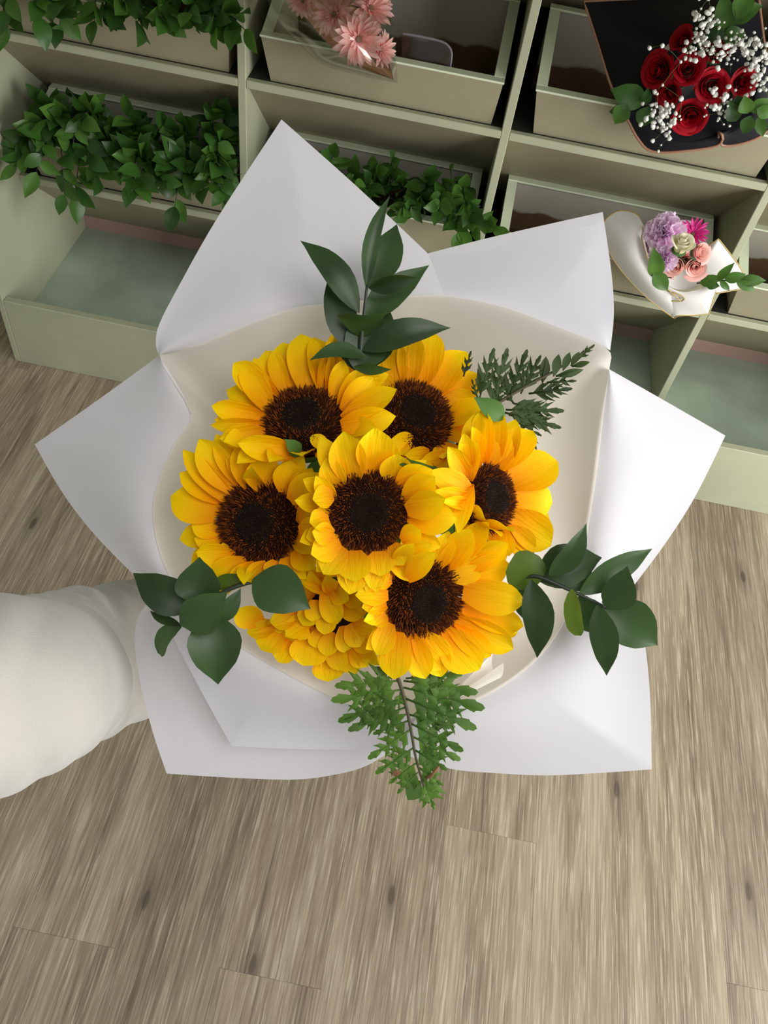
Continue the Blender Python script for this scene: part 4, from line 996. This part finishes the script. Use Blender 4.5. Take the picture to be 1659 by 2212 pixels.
def breath(x, y, Y, sx, sy, cnt, label, seed, root):
    """buds lie clear of the roses; their thin stems run from bud to bud back to the root"""
    rr = random.Random(seed); R0 = PY(*root); o = empty('baby_breath_sprig', R0, label, 'baby breath'); g = []; st = []; nodes = []
    for k in range(cnt):
        px_, py_, Yk = x+rr.gauss(0, .5)*sx, y+rr.gauss(0, .5)*sy, Y+rr.uniform(-.02, .02); r0 = rr.choice((.0022, .003, .0038, .0046))
        for dY in (0, -.008, .008, -.016, -.024, .016, -.032, -.042, .03, -.054, -.068, -.082):
            p = PY(px_, py_, Yk+dY); test = bud(p, r0*1.15, random.Random(1))
            if SHOP.hits(test[0], test[1], None, 1) == 0: break
        nodes.append(p); g.append(bud(p, r0, rr))
        if r0 > .003: g.append(bud(p+rv(rr)*r0*.5, r0*.9, rr))
    done = [R0]; left = list(nodes)
    while left:
        cand = sorted(((a-b).length, i, j) for i, a in enumerate(left) for j, b in enumerate(done))[:40]; pick = None
        for L, i, j in cand:
            t = tube_geo([left[i], left[i].lerp(done[j], .5)+rv(rr)*.0015, done[j]], .00045, 3, False); h = SHOP.hits(t[0], t[1])
            if pick is None or h < pick[0]: pick = (h, i, t)
            if h == 0: break
        st.append(pick[2]); done.append(left.pop(pick[1]))
    v, f = join(g); tag(mk('blossoms', v, f, M['breath'], o), kind='stuff'); SHOP.add(v, f, o.name)
    v, f = join(st); tag(mk('stems', v, f, M['stem'], o), kind='stuff')
    return o
# --- red roses in black paper
G = 'red roses in black paper'
APEX[0] = PY(1512, 180, 1.690)
bw = empty('rose_wrap', PY(1490, 300, 1.72), 'black wrapping paper with copper edges around the red roses', 'wrapping paper')
sheet([(1400, 260, 1.68), (1400, 170, 1.68), (1450, 90, 1.68), (1560, 60, 1.69), (1640, 110, 1.69)],
      [(1345, 235, 1.70), (1318, 180, 1.73), (1292, 95, 1.76), (1262, 3, 1.79, 1), (1400, -3, 1.79), (1545, -6, 1.79), (1638, -10, 1.78, 1), (1652, 100, 1.74), (1672, 190, 1.70)], 'paper_sheet', M['black_paper'], bw, .01, trim='copper')
sheet([(1640, 110, 1.69), (1640, 180, 1.67), (1600, 260, 1.66), (1500, 300, 1.65), (1420, 280, 1.66), (1400, 230, 1.68)],
      [(1690, 120, 1.70), (1700, 230, 1.68), (1655, 285, 1.66), (1610, 308, 1.655), (1560, 314, 1.65), (1553, 285, 1.64), (1562, 297, 1.64), (1548, 315, 1.645), (1490, 325, 1.645), (1412, 328, 1.65), (1378, 300, 1.66), (1345, 236, 1.68)], 'paper_sheet', M['black_paper'], bw, .006, 60, trim='copper')
sheet([(1398, 200, 1.672), (1440, 110, 1.675), (1570, 70, 1.68), (1650, 130, 1.68), (1615, 262, 1.655), (1500, 306, 1.645), (1415, 280, 1.655), (1398, 200, 1.672)],
      [(1500, 180, 1.705), (1505, 175, 1.705), (1515, 170, 1.705), (1525, 178, 1.705), (1520, 185, 1.705), (1512, 190, 1.705), (1504, 187, 1.705), (1500, 180, 1.705)], 'inner_cone', M['black_paper'], bw)
for k, (x, y, Y, rp, ln, lb) in enumerate([
    (1468, 80, 1.640, 33, (-.7, -.7, 42), 'red rose under the trailing white blossoms, seen from its side'), (1414, 152, 1.630, 46, (-1, -.2, 34), 'red rose leaning against the plain side of the black paper'),
    (1487, 146, 1.615, 40, (0, -1, 16), 'red rose in the middle of the black paper bouquet'), (1541, 188, 1.605, 44, (.3, .2, 14), 'large open red rose just below the white blossoms'),
    (1611, 180, 1.625, 37, (1, .2, 30), 'red rose by the copper edge under the thickest white blossoms'), (1440, 206, 1.630, 34, (-.7, .5, 28), 'small dark red rose between two larger ones'),
    (1492, 257, 1.610, 45, (0, 1, 24), 'red rose at the folded lip of the black paper'), (1546, 104, 1.640, 34, (.3, -1, 40), 'red rose mostly covered by white blossoms')]):
    rose(x, y, Y, rp, 'rose', lb, G, ln, 500+k)
for k, (x, y, sx, sy, cnt, root, lb) in enumerate([
    (1522, 50, 34, 60, 34, (1530, 130, 1.68), 'white baby breath trailing up beside the dark leaves'), (1590, 105, 60, 42, 60, (1570, 200, 1.68), 'thick white baby breath above the large open rose'),
    (1634, 150, 26, 70, 34, (1600, 220, 1.68), 'white baby breath along the copper paper edge'), (1508, 108, 40, 22, 18, (1515, 180, 1.68), 'white baby breath between the upper red roses'),
    (1428, 262, 42, 60, 44, (1460, 220, 1.68), 'white baby breath at the lower fold beside the leaves'), (1552, 236, 34, 40, 26, (1530, 230, 1.68), 'white baby breath beside the rose at the folded lip'), (1455, 170, 70, 90, 9, (1470, 190, 1.68), 'few white buds scattered between the roses')]):
    breath(x, y, 1.607, sx, sy, int(cnt*1.6) if cnt > 10 else cnt, lb, 700+k, root)
ysprig('green leaves above the baby breath in the rose bouquet', [(1550, 120, 1.66), (1570, 70, 1.65), (1600, 20, 1.65)], [((1568, 75, 1.645), (1562, -20, 1.66), 44), ((1585, 50, 1.64), (1648, 12, 1.65), 40, dict(bow=8)), ((1590, 40, 1.64), (1625, -30, 1.66), 44), ((1560, 85, 1.64), (1610, 70, 1.645), 40, dict(mat='salal_d')), ((1565, 80, 1.64), (1525, 70, 1.645), 34, dict(mat='salal_d')), ((1570, 60, 1.65), (1590, 5, 1.66), 44)])
ysprig('green leaves over the folded paper corner of the rose bouquet', [(1430, 230, 1.66), (1400, 225, 1.64), (1350, 235, 1.635)], [((1395, 222, 1.64), (1318, 192, 1.65), 52, dict(mat='salal_d')), ((1355, 225, 1.63), (1328, 268, 1.625), 40), ((1400, 230, 1.635), (1385, 275, 1.63), 40, dict(mat='salal_d')), ((1395, 225, 1.63), (1400, 188, 1.63), 22, dict(mat='salal_d')), ((1360, 235, 1.635), (1315, 242, 1.64), 26)])
ysprig('green leaves at the copper edged lip of the rose bouquet', [(1580, 230, 1.65), (1610, 235, 1.63), (1645, 240, 1.62)], [((1600, 235, 1.62), (1590, 205, 1.62), 34, dict(mat='salal_d')), ((1590, 262, 1.62), (1575, 215, 1.615), 34, dict(mat='salal_d')), ((1615, 245, 1.61), (1608, 205, 1.61), 34), ((1620, 240, 1.61), (1668, 215, 1.615), 30), ((1622, 250, 1.605), (1606, 290, 1.60), 32), ((1640, 250, 1.605), (1648, 295, 1.60), 26), ((1635, 235, 1.605), (1670, 250, 1.605), 28)])
# --- pink gerberas in cellophane
G = 'pink gerberas in cellophane'
APEX[0] = PY(700, -20, 1.66)
gw = empty('gerbera_wrap', PY(760, 150, 1.70), 'clear cellophane and brown paper cone around the pink gerberas', 'wrapping')
sheet([(600, -60, 1.74), (650, 20, 1.69), (700, 85, 1.67), (770, 140, 1.66), (850, 172, 1.65)], [(720, -80, 1.74), (760, 0, 1.70), (800, 60, 1.69), (830, 110, 1.68), (845, 150, 1.67)], 'kraft_sheet', M['kraft'], gw, -.03)
sheet([(560, -60, 1.72), (600, 40, 1.66), (650, 95, 1.64), (700, 138, 1.635), (780, 162, 1.63), (858, 178, 1.63)], [(840, -60, 1.70), (842, 0, 1.66), (848, 60, 1.64), (852, 100, 1.632), (855, 140, 1.63), (858, 177, 1.63)], 'cellophane_sheet', M['cello'], gw, .13, 40, 14)
sheet([(556, -60, 1.73), (596, 42, 1.68), (646, 97, 1.66), (698, 140, 1.655), (780, 164, 1.65), (858, 179, 1.632)], [(842, -60, 1.73), (845, 0, 1.70), (850, 60, 1.68), (854, 100, 1.66), (857, 140, 1.65), (859, 178, 1.632)], 'cellophane_sheet', M['cello'], gw, -.045, 40, 12)
for k, (x, y, Y, rp, ln, lb) in enumerate([(774, 84, 1.605, 60, (.1, .2, 10), 'large pink gerbera facing outward in the cellophane'), (722, 32, 1.62, 50, (-.5, -.3, 25), 'pink gerbera behind the large one, beside the brown paper'),
        (822, 108, 1.635, 42, (1, 0, 50), 'pink gerbera turned sideways against the cellophane edge'), (655, 2, 1.63, 36, (-.5, .5, 30), 'small pink gerbera at the far end of the cellophane cone'), (800, 18, 1.645, 54, (.6, -.6, 40), 'pink gerbera with petals pressed up against the cellophane')]):
    gerbera(x, y, Y, rp, 'gerb', lb, G, ln, 800+k)
# clear plastic holder standing in that bin
hp = [(868, 72, 1.775), (900, 77, 1.775), (945, 87, 1.775), (965, 96, 1.773), (975, 112, 1.77), (974, 135, 1.765), (970, 158, 1.757)]
ho = empty('plastic_holder', PY(920, 160, 1.76), 'clear rounded plastic holder standing in the gerbera bin', 'plastic holder')
pts = [PY(*p) for p in catmull(hp, 5)]; tube('rim', pts, .0026, plain('clear_plastic_edge', lin(120, 112, 118), .25), ho, 6)
low = [PY(868, 142, 1.757)]+[PY(868+(970-868)*i/(len(pts)-2), 142+16*i/(len(pts)-2), 1.757) for i in range(len(pts)-1)]
nP = len(pts); mk('pane', pts+low, [(i, i+1, nP+i+1, nP+i) for i in range(nP-1)], M['cello'], ho)
# --- small pastel bouquet in white paper with gold edges
G = 'flowers of the pastel bouquet'
APEX[0] = PY(1487, 552, 1.690)
ww_ = empty('pastel_wrap', PY(1470, 660, 1.70), 'white wrapping paper with gold edges around the pastel bouquet', 'wrapping paper')
sheet([(1450, 640, 1.63), (1420, 600, 1.635), (1400, 550, 1.65), (1392, 510, 1.66), (1400, 480, 1.67)], [(1457, 688, 1.64), (1400, 645, 1.645), (1345, 588, 1.655), (1312, 535, 1.665), (1304, 485, 1.68), (1325, 461, 1.69), (1350, 455, 1.69), (1376, 463, 1.67), (1389, 492, 1.65), (1386, 512, 1.64)], 'paper_sheet', M['white_wrap'], ww_, .03, 60, trim='gold', tr=.0016)
sheet([(1415, 600, 1.64), (1395, 555, 1.65), (1390, 520, 1.65)], [(1470, 650, 1.60), (1425, 606, 1.61), (1400, 560, 1.62), (1386, 512, 1.64)], 'paper_sheet', M['white_wrap'], ww_, .0, 30, trim='gold', tr=.0014)
sheet([(1430, 610, 1.64), (1470, 630, 1.63), (1510, 625, 1.63), (1545, 612, 1.64)], [(1456, 688, 1.635), (1467, 682, 1.63), (1500, 681, 1.63), (1531, 678, 1.63, 1), (1541, 645, 1.63), (1546, 628, 1.635)], 'paper_sheet', M['white_wrap'], ww_, .012, 40, trim='gold', tr=.0016)
sheet([(1515, 630, 1.64), (1520, 600, 1.65), (1520, 560, 1.66)], [(1546, 634, 1.64), (1612, 622, 1.66, 1), (1602, 583, 1.665), (1552, 516, 1.68, 1), (1525, 535, 1.68)], 'paper_sheet', M['white_wrap'], ww_, .006, 30, trim='gold', tr=.0016)
sheet([(1450, 640, 1.625), (1470, 640, 1.62)], [(1440, 628, 1.61), (1462, 634, 1.60), (1478, 642, 1.60), (1474, 650, 1.605), (1450, 650, 1.61)], 'paper_fold', M['white_wrap'], ww_, .008, 16, 6, trim='gold', tr=.0014)
sheet([(1400, 500, 1.67), (1440, 480, 1.68), (1500, 480, 1.68), (1530, 540, 1.67), (1520, 610, 1.65), (1460, 625, 1.64), (1410, 580, 1.65), (1400, 500, 1.67)],
      [(1480, 550, 1.702), (1485, 546, 1.702), (1490, 546, 1.702), (1494, 550, 1.702), (1492, 555, 1.702), (1486, 557, 1.702), (1482, 555, 1.702), (1480, 550, 1.702)], 'inner_cone', M['white_wrap'], ww_)
carnation(1434, 498, 1.625, 42, 'large ruffled lilac carnation in the pastel bouquet', G, (-.4, -.8, 25), 901)
carnation(1408, 532, 1.660, 32, 'lilac carnation pressed against the curled white paper', G, (-1, 0, 40), 902)
carnation(1430, 562, 1.612, 30, 'pale lilac carnation behind the broad green leaf', G, (-.5, .6, 25), 903)
gerbera(1496, 506, 1.65, 38, 'gerb_hot', 'hot pink gerbera behind the cream rose', G, (.6, -.8, 30), 904)
rose(1475, 524, 1.595, 40, 'cream_rose', 'cream white rose standing above the pink roses', G, (.45, -.9, 50), 905, 14, 1.7)
for k, (x, y, Y, rp, ln, lb) in enumerate([(1455, 578, 1.600, 31, (-.6, .6, 25), 'pink rose with a coral heart beside the broad leaf'), (1504, 582, 1.595, 34, (.2, .8, 25), 'pink rose over the gold edged lip, next to the leafy spray'),
        (1521, 545, 1.618, 31, (1, 0, 45), 'pink rose turned towards the white paper corner'), (1485, 562, 1.612, 31, (.2, 0, 10), 'pink rose half hidden below the cream rose')]):
    rose(x, y, Y, rp, 'pink_rose', lb, G, ln, 910+k, 12)
ysprig('broad green leaves over the curled paper of the pastel bouquet', [(1450, 600, 1.64), (1430, 598, 1.615), (1415, 590, 1.605)], [((1416, 600, 1.60), (1411, 530, 1.595), 36, dict(bow=-3)), ((1412, 588, 1.595), (1442, 628, 1.585), 34)])
ysprig('long leafy spray reaching out of the pastel bouquet', [(1505, 612, 1.62), (1560, 606, 1.605), (1645, 608, 1.60)], [((1512, 612, 1.61), (1562, 598, 1.60), 26), ((1548, 606, 1.60), (1588, 566, 1.60), 20), ((1555, 606, 1.595), (1576, 628, 1.59), 14), ((1565, 605, 1.60), (1612, 592, 1.60), 24), ((1595, 606, 1.60), (1655, 606, 1.60), 26), ((1590, 608, 1.595), (1632, 628, 1.59), 20), ((1525, 614, 1.61), (1555, 618, 1.605), 20, dict(mat='salal_d'))])
